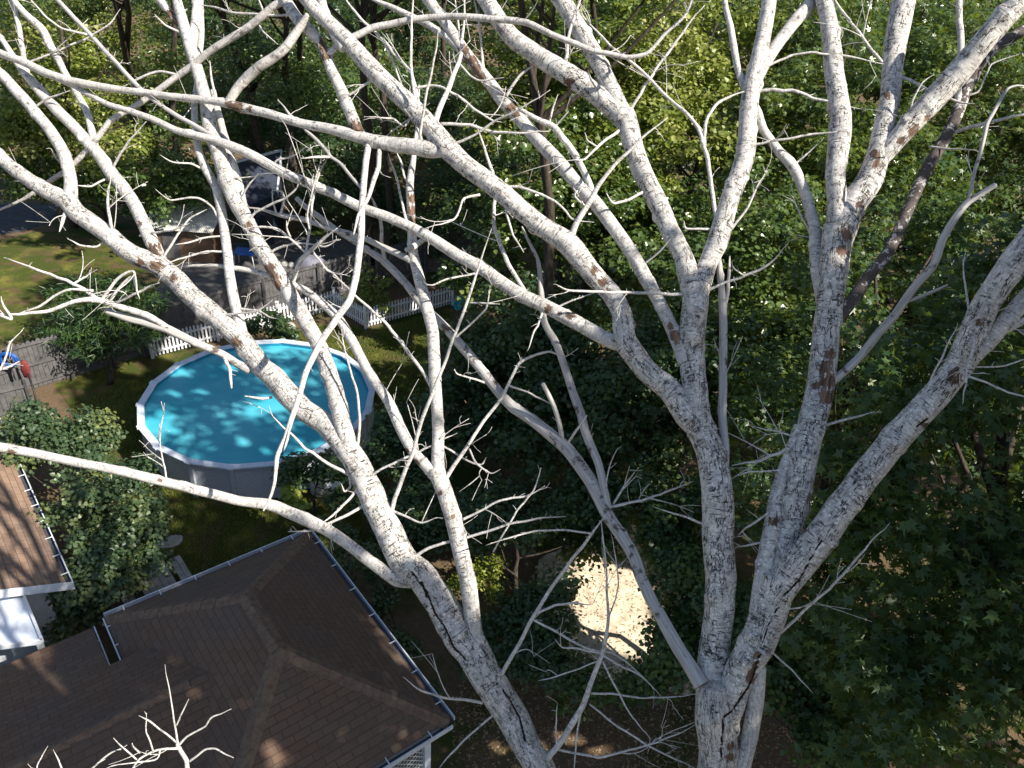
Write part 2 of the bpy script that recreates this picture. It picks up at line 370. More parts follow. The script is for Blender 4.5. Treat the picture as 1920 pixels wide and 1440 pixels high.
def keep(p, rng, gaps, holes=True, jit=11):
    k = np.ones(len(p), bool)
    q = p-CAM; t = q@FWD; tt = np.where(t > .3, t, 1e9)
    x = 960+F*(q@CR)/tt+rng.normal(0, jit, len(p)); y = 720-F*(q@CU)/tt+rng.normal(0, jit, len(p))
    for g in gaps: k &= ~(inpoly(x, y, g) & (t > .3))
    if holes:
        for hx, hy, hz, r in HOLES:
            d = p-np.array([hx, hy, hz]); s = d@SUN; e = np.linalg.norm(d-np.outer(s, SUN), axis=1)
            k &= ~((e < r*rng.uniform(.7, 1.15, len(p))) & (s > .3))
    return k
ANG = {'oval': None}
def leafshape(kind):
    if kind == 'oval':   # folded blade
        v = np.array([(0, 0, 0), (.30, .42, .07), (0, 1, -.05), (-.30, .42, .07)]); f = [(0, 1, 2), (0, 2, 3)]
    elif kind == 'broad':
        v = np.array([(0, 0, 0), (.42, .22, .06), (.30, .62, .05), (0, 1, -.06), (-.30, .62, .05), (-.42, .22, .06)]); f = [(0, 1, 2), (0, 2, 3), (0, 3, 4), (0, 4, 5)]
    elif kind == 'star':
        v = [(0, .38, 0)]
        for i, (a, r) in enumerate([(-125, .42), (-98, .2), (-62, .62), (-32, .22), (0, .74), (32, .22), (62, .62), (98, .2), (125, .42), (180, .30)]):
            a = math.radians(a); v.append((r*math.sin(a), .38+r*math.cos(a), -.10*r if r > .3 else .03))
        v = np.array(v); f = [(0, i, i+1) for i in range(1, 10)]+[(0, 10, 1)]
    else:                # cedar spray: long narrow
        v = np.array([(0, 0, 0), (.13, .5, .03), (0, 1.3, -.12), (-.13, .5, .03)]); f = [(0, 1, 2), (0, 2, 3)]
    return v.astype(np.float32), np.array(f, np.int32)
def leaves_mesh(name, pos, nrm, size, tone, kind, rng):
    lv, lf = leafshape(kind); n = len(pos); k = len(lv)
    nrm = nrm/(np.linalg.norm(nrm, axis=1)[:, None]+1e-9)
    a = rng.normal(size=(n, 3)); a -= nrm*(a*nrm).sum(1)[:, None]; a /= np.linalg.norm(a, axis=1)[:, None]+1e-9
    if kind in ('star', 'cedar'):   # tips hang down a little
        a = a*.8+np.array([0, 0, -.45]); a -= nrm*(a*nrm).sum(1)[:, None]; a /= np.linalg.norm(a, axis=1)[:, None]+1e-9
    b = np.cross(a, nrm)
    s = size*rng.uniform(.65, 1.25, n)
    V = pos[:, None, :]+s[:, None, None]*(lv[None, :, 0:1]*b[:, None, :]+lv[None, :, 1:2]*a[:, None, :]+lv[None, :, 2:3]*nrm[:, None, :])
    Fc = lf[None]+(np.arange(n)*k)[:, None, None]
    return npmesh(name, V.reshape(-1, 3), Fc.reshape(-1, 3), False, {'tone': ('FLOAT', np.repeat(tone, k))})
def crown_points(rng, c, r, ncl, per, rc, flat=.62, shell=.5, drop=.0):
    c = np.array(c, float); r = np.array(r, float)
    d = rng.normal(size=(ncl, 3)); d /= np.linalg.norm(d, axis=1)[:, None]
    lump = 1+.18*np.sin(3.1*d[:, 0]+rng.uniform(0, 6))*np.cos(2.7*d[:, 2]+rng.uniform(0, 6))+.12*np.sin(7*d[:, 1]+rng.uniform(0, 6))
    cc = c+d*(rng.uniform(0, 1, ncl)**shell*lump)[:, None]*(r-rc*.5)
    rcs = rc*rng.uniform(.6, 1.35, ncl)
    cnt = rng.poisson(per*(rcs/rc)**2)
    idx = np.repeat(np.arange(ncl), cnt); n = len(idx)
    e = rng.normal(size=(n, 3)); e /= np.linalg.norm(e, axis=1)[:, None]
    rad = rng.uniform(0, 1, n)**.42*rng.uniform(.75, 1.2, n)
    off = e*rad[:, None]*rcs[idx][:, None]*np.array([1, 1, flat])
    off[:, 2] -= drop*(off[:, 0]**2+off[:, 1]**2)/rc
    p = cc[idx]+off
    nr = e*np.array([.6, .6, .8])+np.array([0, 0, .75])+rng.normal(0, .45, (n, 3))
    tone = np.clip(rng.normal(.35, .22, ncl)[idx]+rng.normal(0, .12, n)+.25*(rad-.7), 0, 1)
    return p, nr, tone, cc
def tree(kind, label, cat, base, crowns, mat, leaf, size, seed, gaps=(), group=None, trunk_r=.16, tmat='wood_bark', holes=True, lean=None, flat=.62, jit=11, nlimb=10):
    """crowns: [(centre, radii, clumps, leaves per clump, clump radius)]; an Empty at the base > trunk, limb, crown"""
    rng = np.random.default_rng(seed)
    o = thing(kind, base, label, cat, group)
    Ps, Ns, Ts, CC = [], [], [], []
    for c, r, ncl, per, rc in crowns:
        p, nr, tn, cc = crown_points(rng, c, r, ncl, per, rc, flat=flat)
        k = keep(p, rng, gaps, holes, jit) & (p[:, 2] > .03); Ps.append(p[k]); Ns.append(nr[k]); Ts.append(tn[k]); CC.append(cc)
    p = np.concatenate(Ps)
    if len(p) == 0: return o
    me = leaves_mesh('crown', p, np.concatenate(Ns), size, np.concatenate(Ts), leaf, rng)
    link('crown', me, M[mat], o)
    top = np.array(crowns[0][0], float)+np.array([0, 0, crowns[0][1][2]*.45]); b = np.array([*base[:2], -.1])
    t = np.linspace(0, 1, 9); wob = rng.normal(0, .12, (9, 3)); wob[0] = 0
    pts = b+(top-b)*t[:, None]+wob*np.array([1, 1, .3])
    MB().tube(pts, trunk_r*(1.15-.95*t), 12).build('trunk', M[tmat], o)
    CC = np.concatenate(CC)
    if nlimb:
        mb = MB(); pk = keep(CC, rng, gaps, False, 0)
        CC = CC[pk] if pk.any() else CC
        for e in CC[rng.permutation(len(CC))[:nlimb]]:
            f = np.clip((e[2]-b[2])/(top[2]-b[2]+1e-6)*.7, .2, .92)*8; i = int(f); a = pts[i]+(pts[min(i+1, 8)]-pts[i])*(f-i)
            mid = (a+e)/2+np.array([0, 0, -.12*np.linalg.norm(e-a)]); s = np.linspace(0, 1, 7)[:, None]
            mb.tube((1-s)**2*a+2*s*(1-s)*mid+s*s*e, trunk_r*.38*(1-.8*s[:, 0]), 6, False)
        mb.build('limb', M[tmat], o)
    return o
def C(px, py, t): return tuple(P(px, py, t))
def auto(c, r, rc=.75, dens=1.0, size=.13, lai=4.2):
    r = np.array(r if not isinstance(r, (int, float)) else (r, r, r*.85), float)
    area = math.pi*r[0]*r[2]; nl = area*lai*dens*2.0/(size*size*.45)/2
    ncl = int(max(8, 1.35*(r[0]*r[1]*r[2])/(rc**3)*.8)); return (c, r, ncl, nl/ncl, rc)
def T(label, base, cs, mat='leaf_mid', leaf='oval', size=.13, seed=1, rc=.75, dens=1.0, gaps=(), kind='tree', cat='tree', **kw):
    return tree(kind, label, cat, (*base, 0), [auto(C(px, py, t), r, rc, dens, size) for px, py, t, r in cs], mat, leaf, size, seed, gaps, **kw)
ALLG = (GAP_YARD, GAP_SAND, GAP_SOIL, GAP_BUSH, GAP_MID, GAP_FAR)
def bxy(px, py, t):
    q = P(px, py, t); return (q[0], q[1])
# far belt of trees that closes the view at the top
gf = 'distant trees closing the view along the top'
rr = random.Random(5)
FAR = [(-60, 30, 62, 6.5), (170, 10, 60, 6), (400, 20, 58, 6.5), (600, 60, 56, 6), (760, 30, 60, 6.5), (960, 20, 56, 6.5), (1160, 10, 58, 6.5), (1360, 0, 60, 6.5), (1560, 10, 56, 7), (1760, 0, 60, 7), (1960, 20, 58, 7), (1480, -80, 90, 11), (1800, -70, 95, 12), (1100, -60, 92, 11), (700, -50, 92, 11), (300, -50, 90, 11), (-50, -40, 90, 11), (2100, -60, 95, 12),
       (700, 190, 50, 5), (560, 200, 52, 5.5), (320, 190, 52, 5), (120, 260, 54, 6), (-60, 240, 50, 5.5), (880, 260, 46, 5)]
FL = ['far dark tree behind the thin twigs at the upper left edge of the view', 'far tree above the bright maple crown at the upper left', 'far dark tree behind the two white stems left of centre', 'far tree behind the forked white limbs at the top', 'far dark tree behind the cluster of upright twigs at the top', 'far tree showing behind the long arched bare twig', 'far tree above the sunlit yellow green crowns at the top', 'far tree between the two bright bare stems right of centre', 'far tree behind the peeling white stem at the top right', 'far tree behind the right hand forked limb at the top', 'far tree in the upper right corner of the view']
for i, (px, py, t, r) in enumerate(FAR):
    lb = FL[i] if i < len(FL) else 'dark green tree in the deep shade of the distant tree belt'
    T(lb, bxy(px, py, t), [(px, py, t, r)], ['leaf_mid', 'leaf_dark', 'leaf_mid'][i % 3] if i > 5 else 'leaf_dark' if i not in (0, 1) else 'leaf_mid', 'oval', .30 if t < 70 else .5, 100+i, 1.25 if t < 70 else 2, .9, (GAP_YARD,), group=gf if i >= len(FL) else None, trunk_r=.28, nlimb=4, holes=False)
# upper left maple
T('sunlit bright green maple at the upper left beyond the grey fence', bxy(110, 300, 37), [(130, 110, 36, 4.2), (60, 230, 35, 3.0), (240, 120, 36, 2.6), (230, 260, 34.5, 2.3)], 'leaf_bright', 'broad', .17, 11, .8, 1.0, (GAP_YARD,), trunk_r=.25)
T('small round leafy maple under the bright maple at the left', bxy(200, 390, 37), [(170, 340, 36.5, 1.7), (60, 330, 36, 1.8), (300, 330, 35, 2.5), (400, 330, 36, 1.6), (260, 380, 37.5, 1.4)], 'leaf_mid', 'broad', .16, 12, .6, 1.0, (), trunk_r=.12)
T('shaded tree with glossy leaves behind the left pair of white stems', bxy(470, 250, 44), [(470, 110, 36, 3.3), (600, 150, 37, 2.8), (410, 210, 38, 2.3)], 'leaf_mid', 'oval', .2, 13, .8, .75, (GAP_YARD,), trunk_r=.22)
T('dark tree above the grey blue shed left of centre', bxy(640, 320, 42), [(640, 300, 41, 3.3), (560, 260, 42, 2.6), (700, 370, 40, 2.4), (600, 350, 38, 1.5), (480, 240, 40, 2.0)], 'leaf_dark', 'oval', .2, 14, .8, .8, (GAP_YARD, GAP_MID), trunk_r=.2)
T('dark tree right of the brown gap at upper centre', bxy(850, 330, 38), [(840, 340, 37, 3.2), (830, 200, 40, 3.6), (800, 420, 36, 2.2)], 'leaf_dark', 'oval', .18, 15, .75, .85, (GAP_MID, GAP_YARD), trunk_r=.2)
# central woodland
mass = [
 ('tall sunlit sweetgum with pale crown top right of the long arched twig', (1080, 300, 31), [(1060, 120, 31, 3.6), (960, 210, 30, 2.2), (1160, 160, 30, 3.0)], 'leaf_bright', .18),
 ('tall sunlit sweetgum behind the fork of the middle white stem', (1320, 300, 30), [(1330, 120, 30, 4.0), (1230, 250, 28, 2.8), (1420, 260, 28, 2.6)], 'leaf_bright', .18),
 ('glossy broadleaf tree behind the upper centre bare limbs', (1120, 560, 26), [(1080, 360, 27, 3.2), (1180, 420, 26, 3.0), (960, 420, 28, 2.4), (910, 520, 28.5, 1.8)], 'leaf_mid', .165),
 ('glossy broadleaf tree behind the middle of the forked white trunk', (1330, 640, 22), [(1400, 440, 24, 3.2), (1290, 520, 23, 2.6), (1460, 620, 21, 2.2), (1400, 760, 20, 2.0)], 'leaf_mid', .15),
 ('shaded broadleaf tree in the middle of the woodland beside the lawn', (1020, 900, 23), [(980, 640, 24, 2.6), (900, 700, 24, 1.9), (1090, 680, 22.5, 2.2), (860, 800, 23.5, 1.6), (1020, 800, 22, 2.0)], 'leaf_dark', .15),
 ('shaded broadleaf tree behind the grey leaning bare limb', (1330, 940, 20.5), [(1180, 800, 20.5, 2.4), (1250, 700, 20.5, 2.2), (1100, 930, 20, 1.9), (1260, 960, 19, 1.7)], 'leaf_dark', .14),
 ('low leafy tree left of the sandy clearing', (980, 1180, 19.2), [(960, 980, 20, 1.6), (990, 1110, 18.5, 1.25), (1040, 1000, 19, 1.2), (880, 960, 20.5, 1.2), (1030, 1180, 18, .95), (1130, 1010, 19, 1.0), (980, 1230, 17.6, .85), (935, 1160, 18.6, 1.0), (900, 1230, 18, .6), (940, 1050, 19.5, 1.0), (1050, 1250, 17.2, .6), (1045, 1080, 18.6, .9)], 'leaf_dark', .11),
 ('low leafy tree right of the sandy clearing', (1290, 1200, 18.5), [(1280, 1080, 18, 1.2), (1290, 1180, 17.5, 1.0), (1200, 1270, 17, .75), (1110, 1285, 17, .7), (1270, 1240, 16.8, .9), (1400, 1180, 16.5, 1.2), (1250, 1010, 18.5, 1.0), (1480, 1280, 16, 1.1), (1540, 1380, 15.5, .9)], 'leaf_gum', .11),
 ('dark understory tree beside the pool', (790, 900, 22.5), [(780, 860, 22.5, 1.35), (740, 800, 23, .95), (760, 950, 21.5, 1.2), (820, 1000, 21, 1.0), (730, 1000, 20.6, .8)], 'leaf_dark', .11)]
for i, (lb, b, cs, mt, sz) in enumerate(mass):
    T(lb, bxy(*b), cs, mt, 'broad', sz, 30+i, .66 if i < 4 else .52, 1.05, ALLG, trunk_r=.17 if i < 6 else .09)
# upper right crowns
T('sunlit green tree behind the thick right hand fork near the top', bxy(1600, 330, 28), [(1560, 170, 27, 3.3), (1660, 80, 29, 3.2), (1500, 80, 29, 2.6), (1620, 300, 26, 2.6)], 'leaf_mid', 'star', .2, 50, .7, .9, (), trunk_r=.2)
T('tree with olive leaves behind the pale limbs at the upper right corner', bxy(1830, 330, 27), [(1830, 130, 27, 3.4), (1780, 300, 26, 2.6), (1920, 270, 26, 2.6)], 'leaf_mid', 'star', .19, 51, .7, .9, (), trunk_r=.2)
# near sweetgum at the right side
T('large star leaved sweetgum in shade filling the right side', (11.5, 7.2), [(1780, 700, 13.5, 1.9), (1850, 800, 12.5, 2.2), (1640, 900, 12.5, 1.6), (1800, 1050, 12, 1.9), (1600, 1180, 13.5, 1.5), (1720, 1330, 11.5, 1.5), (1900, 1250, 11.5, 1.9), (1920, 500, 14, 1.9), (1920, 1000, 12.5, 1.6)],
  'leaf_gum', 'star', .19, 60, .42, .8, (GAP_SOIL, GAP_FAR), trunk_r=.2, jit=18, nlimb=16)
T('second sweetgum with sunlit sprays beside the forked trunk', (7.9, 15.0), [(1640, 560, 18, 2.0), (1500, 760, 18, 1.8), (1460, 950, 17, 1.6), (1540, 1080, 17.5, 1.7), (1680, 1000, 18.5, 2.0), (1850, 620, 18, 2.2), (1780, 420, 20, 2.2), (1460, 1180, 16.5, 1.2), (1640, 1330, 15.5, 1.6), (1850, 1150, 16.5, 2.2)],
  'leaf_gum', 'star', .17, 61, .5, .85, (GAP_SOIL, GAP_FAR, GAP_SAND), trunk_r=.15, jit=14)
# trees beyond the right edge; they throw the shade on roof, trunks and soil
sg = 'tall trees outside the right edge'
for i, (b_, cs) in enumerate([((10.5, .5), [((9.7, -1.4, 17.6), (3.0, 3.0, 3.0)), ((9.9, 2.6, 17.2), (3.0, 3.0, 3.0)), ((10.4, .5, 13.4), (3.8, 3.8, 3.6)), ((9.6, -.2, 20.4), (2.8, 2.7, 2.0))]),
                             ((12.6, 6.4), [((12.0, 6.4, 14.5), (3.8, 3.8, 5.0)), ((12.5, 6.0, 9.0), (3.4, 3.4, 3.4)), ((9.3, 5.8, 16.9), (2.9, 2.9, 2.4))]), ((13, 12.5), [((12.6, 12.2, 16.2), (3.6, 3.6, 3.4)), ((8.0, 9.8, 16.7), (2.9, 2.9, 1.9)), ((14.5, 13, 10.5), (3.6, 3.6, 3.6))]),
                             ((13.5, -5), [((12.8, -5, 15.5), (4.2, 4.2, 5.0))]), ((19, 4), [((18.5, 4, 13), (4.5, 4.5, 6))]), ((26, 19), [((26, 19, 12), (5.5, 5.5, 6))])]):
    tree('tree', 'tall tree outside the right edge of the view', 'tree', (*b_, 0), [(c, r, int(2.2*r[0]**2*r[2]), 62, .95) for c, r in cs], 'leaf_mid', 'broad', .27, 70+i, (), sg, trunk_r=.3)
for j, (px, py, t, r) in enumerate([(960, 330, 42, 3.6), (1180, 300, 40, 3.8), (1420, 330, 38, 3.8), (1620, 330, 37, 3.8), (1800, 350, 36, 3.8), (1960, 380, 34, 3.6), (1300, 430, 34, 3.0), (1560, 470, 31, 3.0), (1760, 520, 29, 3.0), (1930, 600, 26, 2.8), (1080, 560, 32, 2.6), (1450, 620, 26, 2.4), (1650, 720, 24, 2.5), (1850, 800, 22, 2.4)]):
    T('dark green woodland tree standing deep among the other trunks', bxy(px, py, t), [(px, py, t, r)], 'leaf_dark', 'broad', .2, 140+j, .8, .8, (GAP_FAR,), group='woodland trees in the deep shade', trunk_r=.16, nlimb=5)
# high crowns added above the top of the view to shade yard and pool
for i, (b_, cs) in enumerate([((4.6, 34), [((1.0, 27.5, 14.6), 3.4, 2.2), ((-2.5, 28.5, 14.2), 2.4, 1.7), ((1.6, 28.2, 9.5), 2.5, 2.6)]), ((-6, 35), [((-6.5, 33, 14.4), 3.6, 2.1), ((-3.0, 31.5, 14.6), 2.6, 1.8)]),
                             ((-11.5, 39), [((-11, 36, 14.2), 3.4, 2.2), ((-10, 31.5, 13.6), 2.6, 1.6)]), ((1, 38), [((1, 38, 15), 3.6, 2.6), ((1, 37, 9.5), 3.0, 3.0)]), ((-5, 46), [((-5, 45, 14.5), 4, 2.6)]), ((-20, 44), [((-17, 42, 14.0), 3.8, 2.2)]),
                             ((12.8, 13.6), [((11, 13.2, 17), 2.6, 2), ((6.4, 13.4, 17.2), 3.3, 2.0), ((3.2, 15.6, 16.2), 2.6, 1.5), ((2.5, 17.8, 15.8), 2.6, 1.3)]), ((1.8, 20.5), [((-.8, 20.2, 16.0), 3.4, 1.7), ((3, 21.5, 16.4), 3.0, 1.8)]), ((-7, 34), [((-5.6, 27.6, 15.6), 3.5, 1.7), ((-9.5, 30, 15.0), 3.2, 1.7)]), ((-13, 40), [((-13, 33.5, 14.8), 3.6, 1.8), ((-9, 34, 14.8), 3, 1.6)]), ((-22, 46), [((-15, 30, 14.2), 3.4, 1.6), ((-18.5, 35, 13.8), 3.4, 1.6)]), ((-25, 50), [((-12, 26, 15.2), 3.0, 1.5), ((-20, 30, 14.4), 3.2, 1.5)]), ((-14, 47), [((-7.5, 29.6, 15.2), 3.4, 1.5), ((-11, 32.5, 15.0), 3.2, 1.5), ((-13.5, 28, 14.8), 2.6, 1.3)])]):
    tree('tree', 'added shade tree whose crown rises above the top of the view', 'tree', (*b_, 0), [(c, (rx, rx, rz), int(3.4*rx*rx), 110, .8) for c, rx, rz in cs], 'leaf_mid', 'broad', .22, 170+i, (GAP_YARD, GAP_MID), 'added shade trees with crowns above the view', trunk_r=.2, nlimb=0 if b_[0] > 12 else 5)
# shrubs
T('leafy bush tree between the two brown roofs at the left', (-10.2, 15.2), [(170, 930, 18.6, 1.5), (90, 830, 20, 1.35), (200, 1080, 17.6, 1.25), (250, 980, 18.6, .95), (40, 790, 20.5, .9), (130, 1160, 17.2, .9), (235, 905, 19.5, .6), (170, 810, 20.5, .8), (262, 1050, 18, .55), (255, 985, 18.5, .7)], 'leaf_bush', 'broad', .105, 80, .42, 1.0, (), kind='bush', cat='bush', trunk_r=.09)
T('dark feathery cedar in front of the grey board fence', bxy(200, 700, 27.6), [(205, 600, 27.2, 1.6), (150, 575, 27.6, 1.4), (270, 630, 27.2, 1.0), (165, 645, 27.0, 1.2), (285, 575, 27.8, .9), (215, 535, 28, 1.1), (120, 610, 27.4, .9)], 'leaf_cedar', 'cedar', .2, 81, .42, 1.15, (), kind='cedar', cat='conifer', trunk_r=.1, flat=.45)
T('young bright leafed tree behind the white picket fence', bxy(700, 585, 33), [(700, 530, 32.5, 1.0), (680, 555, 32.3, .6), (720, 570, 32.3, .55)], 'leaf_bright', 'oval', .17, 82, .35, .7, (), kind='young_tree', trunk_r=.04)
T('climbing shrub spilling over the picket fence behind the pool', bxy(500, 630, 29.5), [(505, 600, 29.2, .8), (470, 610, 29.5, .5), (540, 625, 29, .5)], 'leaf_dark', 'broad', .12, 83, .3, .9, (), kind='shrub', cat='shrub', trunk_r=.04)
T('yellow green sapling beside the pool wall', bxy(552, 975, 21), [(545, 925, 21.2, .32), (560, 940, 21, .28), (540, 905, 21.5, .22)], 'leaf_yellow', 'broad', .15, 84, .2, .9, (), kind='sapling', cat='sapling', trunk_r=.02)
T('dark leafy vine shrub covering the pool rim at its lower right', bxy(590, 910, 22), [(590, 875, 21.8, .75), (545, 890, 21.5, .4), (640, 930, 21.5, .55), (660, 880, 22, .45), (690, 850, 22.5, .5)], 'leaf_dark', 'broad', .12, 85, .3, 1.0, (), kind='shrub', cat='shrub', trunk_r=.04)
T('yellow green shrub in the gap right of the left trunk', bxy(890, 1120, 20.5), [(915, 1062, 20.6, .55), (865, 1095, 20.5, .4), (925, 1110, 20.4, .35), (890, 1080, 20.5, .4)], 'leaf_yellow', 'oval', .1, 86, .25, .9, (), kind='shrub', cat='shrub', trunk_r=.03)
T('small yellowing shrub beside the upper roof corner', bxy(650, 1050, 19.8), [(650, 1005, 20, .5), (620, 980, 20.2, .3), (690, 1040, 19.5, .4), (640, 1060, 19, .35)], 'leaf_bush', 'oval', .1, 87, .26, .9, (), kind='shrub', cat='shrub', trunk_r=.03)
T('dark low shrub along the right eave of the brown roof', bxy(760, 1200, 18.8), [(720, 1130, 19.3, .6), (760, 1210, 18.6, .65), (700, 1060, 19.8, .5), (790, 1300, 17.8, .45)], 'leaf_dark', 'broad', .1, 88, .3, .8, (), kind='shrub', cat='shrub', trunk_r=.03)
T('bright low weed clump at the edge of the bare soil', bxy(1060, 1340, 17.4), [(1050, 1325, 17.3, .28), (1090, 1335, 17.2, .2), (1235, 1300, 17.4, .2)], 'leaf_mid', 'oval', .09, 89, .16, .8, (), kind='shrub', cat='shrub', trunk_r=.015, nlimb=0)
T('green shrub by the driveway under the maple', bxy(190, 420, 38.5), [(180, 400, 38.3, .8), (150, 385, 38.8, .6)], 'leaf_bright', 'broad', .17, 90, .35, .9, (), kind='shrub', cat='shrub', trunk_r=.04)
# ------------------------------------------------------------------ ground, lawn, soil
def sheet(name, pts, z, mat, cuts=0):
    b = MB(); b.poly([(p[0], p[1], z) for p in pts]); o = b.build(name, M[mat]); return tag(o, kind='structure')
def blob(cx, cy, rx, ry, n, seed, ang=0, wob=.18):
    r = random.Random(seed); ph = [r.uniform(0, 6.28) for _ in range(4)]
    out = []
    for i in range(n):
        a = 2*math.pi*i/n; k = 1+wob*(math.sin(2*a+ph[0])*.5+math.sin(3*a+ph[1])*.6+math.sin(7*a+ph[2])*.3+math.sin(13*a+ph[3])*.2)
        x, y = rx*k*math.cos(a), ry*k*math.sin(a); out.append((cx+x*math.cos(ang)-y*math.sin(ang), cy+x*math.sin(ang)+y*math.cos(ang)))
    return out
sheet('ground', [(-400, -100), (400, -100), (400, 600), (-400, 600)], 0, 'ground')
lawn_px = [(250, 1000), (130, 760), (330, 690), (640, 600), (690, 622), (850, 578), (820, 700), (760, 860), (640, 1050), (560, 1100), (330, 1150)]
lawn_poly = [tuple(G(*q)[:2]) for q in lawn_px]
sheet('lawn', lawn_poly, .004, 'lawn')
sheet('lawn', [G(x, y)[:2] for x, y in [(-60, 470), (60, 435), (300, 430), (420, 440), (330, 480), (250, 520), (120, 600), (-60, 660)]], .004, 'lawn')
sheet('pavement', [G(x, y)[:2] for x, y in [(330, 500), (430, 455), (640, 440), (690, 470), (560, 510), (300, 590), (240, 600)]], .008, 'pad')
sheet('lawn', [G(x, y)[:2] for x, y in [(100, 720), (260, 668), (350, 660), (250, 760), (150, 790)]], .006, 'lawn')
sheet('sandy_soil', blob(3.35, 14.6, 2.4, 3.0, 60, 3), .008, 'path')
sheet('driveway', [G(x, y)[:2] for x, y in [(-100, 450), (-100, 385), (40, 380), (110, 385), (100, 415), (40, 435)]], .008, 'road')
# grass blades on the lawn and litter on the soil
def scatter(name, poly_pts, n, size, seed, mat, up=1.0, wid=.25, excl=None):
    rng = np.random.default_rng(seed); a = np.array(poly_pts); lo, hi = a.min(0), a.max(0)
    p = rng.uniform(lo, hi, (n, 2)); k = inpoly(p[:, 0], p[:, 1], [tuple(q) for q in poly_pts])
    if excl: k &= ~(np.hypot(p[:, 0]-excl[0], p[:, 1]-excl[1]) < excl[2])
    p = p[k]; n = len(p); P3 = np.c_[p, np.full(n, .01)]
    th = rng.uniform(0, 6.28, n); d = np.c_[np.cos(th), np.sin(th), np.zeros(n)]; s = size*rng.uniform(.5, 1.3, n)
    tip = np.c_[rng.normal(0, .35, n), rng.normal(0, .35, n), np.full(n, up)+rng.normal(0, .1, n)]*s[:, None]
    if up < .3: tip = np.c_[-np.sin(th), np.cos(th), np.full(n, up)]*s[:, None]
    V = np.stack([P3-d*(s*wid/2)[:, None], P3+d*(s*wid/2)[:, None], P3+tip], 1).reshape(-1, 3)
    me = npmesh(name, V, np.arange(3*n).reshape(-1, 3), False, {'tone': ('FLOAT', np.repeat(rng.uniform(0, 1, n), 3))})
    return me
PC = (-7.98, 20.81); PR = 3.64   # pool centre and radius, set by the fit of the rim
M['blade'] = leaf_mat('grass_blade', (.07, .11, .015), (.14, .18, .03), (.24, .24, .06), trans=.3, rough=.6)
M['litter'] = leaf_mat('leaf_litter', (.13, .08, .045), (.26, .17, .09), (.42, .30, .18), trans=.1, rough=.8)
tag(link('grass', scatter('grass', lawn_poly, 190000, .075, 1, 'blade', excl=(*PC, PR)), M['blade']), 'short yellow green grass growing round the pool', 'grass', kind='stuff')
soil_poly = [tuple(G(*q)[:2]) for q in [(840, 1500), (860, 1240), (1090, 1000), (1260, 1010), (1560, 1240), (1600, 1500)]]
tag(link('leaf_litter', scatter('leaf_litter', soil_poly, 15000, .07, 2, 'litter', up=.15, wid=.6, excl=(3.3, 14.6, 2.1)), M['litter']), 'fallen brown leaves scattered on the bare soil', 'leaf litter', kind='stuff')
tag(link('leaf_litter', scatter('leaf_litter', blob(3.35, 14.6, 2.3, 2.8, 40, 3), 2600, .07, 5, 'litter', up=.2, wid=.5), M['litter']), 'dry leaves and crumbs lying on the pale sandy clearing', 'leaf litter', kind='stuff')
# ------------------------------------------------------------------ pool
def pool():
    c = np.array([PC[0], PC[1], 0]); n = 18; R0 = PR; zt = 1.32
    o = thing('swimming_pool', c, 'round above ground swimming pool with turquoise water and pale rim', 'pool')
    q = G(430, 881.7, zt); a0 = math.atan2(q[1]-c[1], q[0]-c[0])
    A = [a0+2*math.pi*i/n for i in range(n)]
    def ring(r, z): return [c+(r*math.cos(a), r*math.sin(a), z) for a in A]
    def band(b, r1, z1, r2, z2):
        p, q2 = ring(r1, z1), ring(r2, z2); b.add(p+q2, [(i, (i+1) % n, (i+1) % n+n, i+n) for i in range(n)])
    b = MB(); band(b, R0-.14, 0, R0-.14, zt-.05); band(b, R0-.17, 0, R0-.17, zt-.05); b.build('pool_wall', M['poolwall'], o)
    b = MB(); band(b, R0-.19, .3, R0-.19, zt-.03); b.build('liner', M['liner'], o)
    b = MB(); band(b, R0, zt-.045, R0, zt); band(b, R0, zt, R0-.21, zt); band(b, R0-.21, zt, R0-.21, zt-.045); band(b, R0-.21, zt-.045, R0, zt-.045)
    rim = b.build('rim', M['rim'], o)
    for i in range(n):
        a = A[i]; d = np.array([math.cos(a), math.sin(a), 0]); t = np.array([-math.sin(a), math.cos(a), 0])
        MB().box(c+d*(R0-.115)+(0, 0, (zt-.05)/2), (.075, .13, zt-.06), d, t).build('upright', M['poolwall'], o)
        MB().box(c+d*(R0-.10)+(0, 0, zt-.012), (.25, .17, .05), d, t).build('rim_cap', M['rim'], rim, bevel=.008)
    N = 96; v = [(0, 0, 1.16)]+[((R0-.2)*math.cos(2*math.pi*i/N), (R0-.2)*math.sin(2*math.pi*i/N), 1.16) for i in range(N)]
    b = MB(); b.add([c+np.array(x) for x in v], [(0, 1+i, 1+(i+1) % N) for i in range(N)]); b.build('water', M['water'], o)
    # skimmer mouth at the far side
    q = G(487, 642, 1.2); d = q-c; d[2] = 0; d /= np.linalg.norm(d)
    MB().box(c+d*(R0-.2)+(0, 0, 1.235), (.03, .24, .1), d, (-d[1], d[0], 0)).build('skimmer', M['black'], o)
pool()
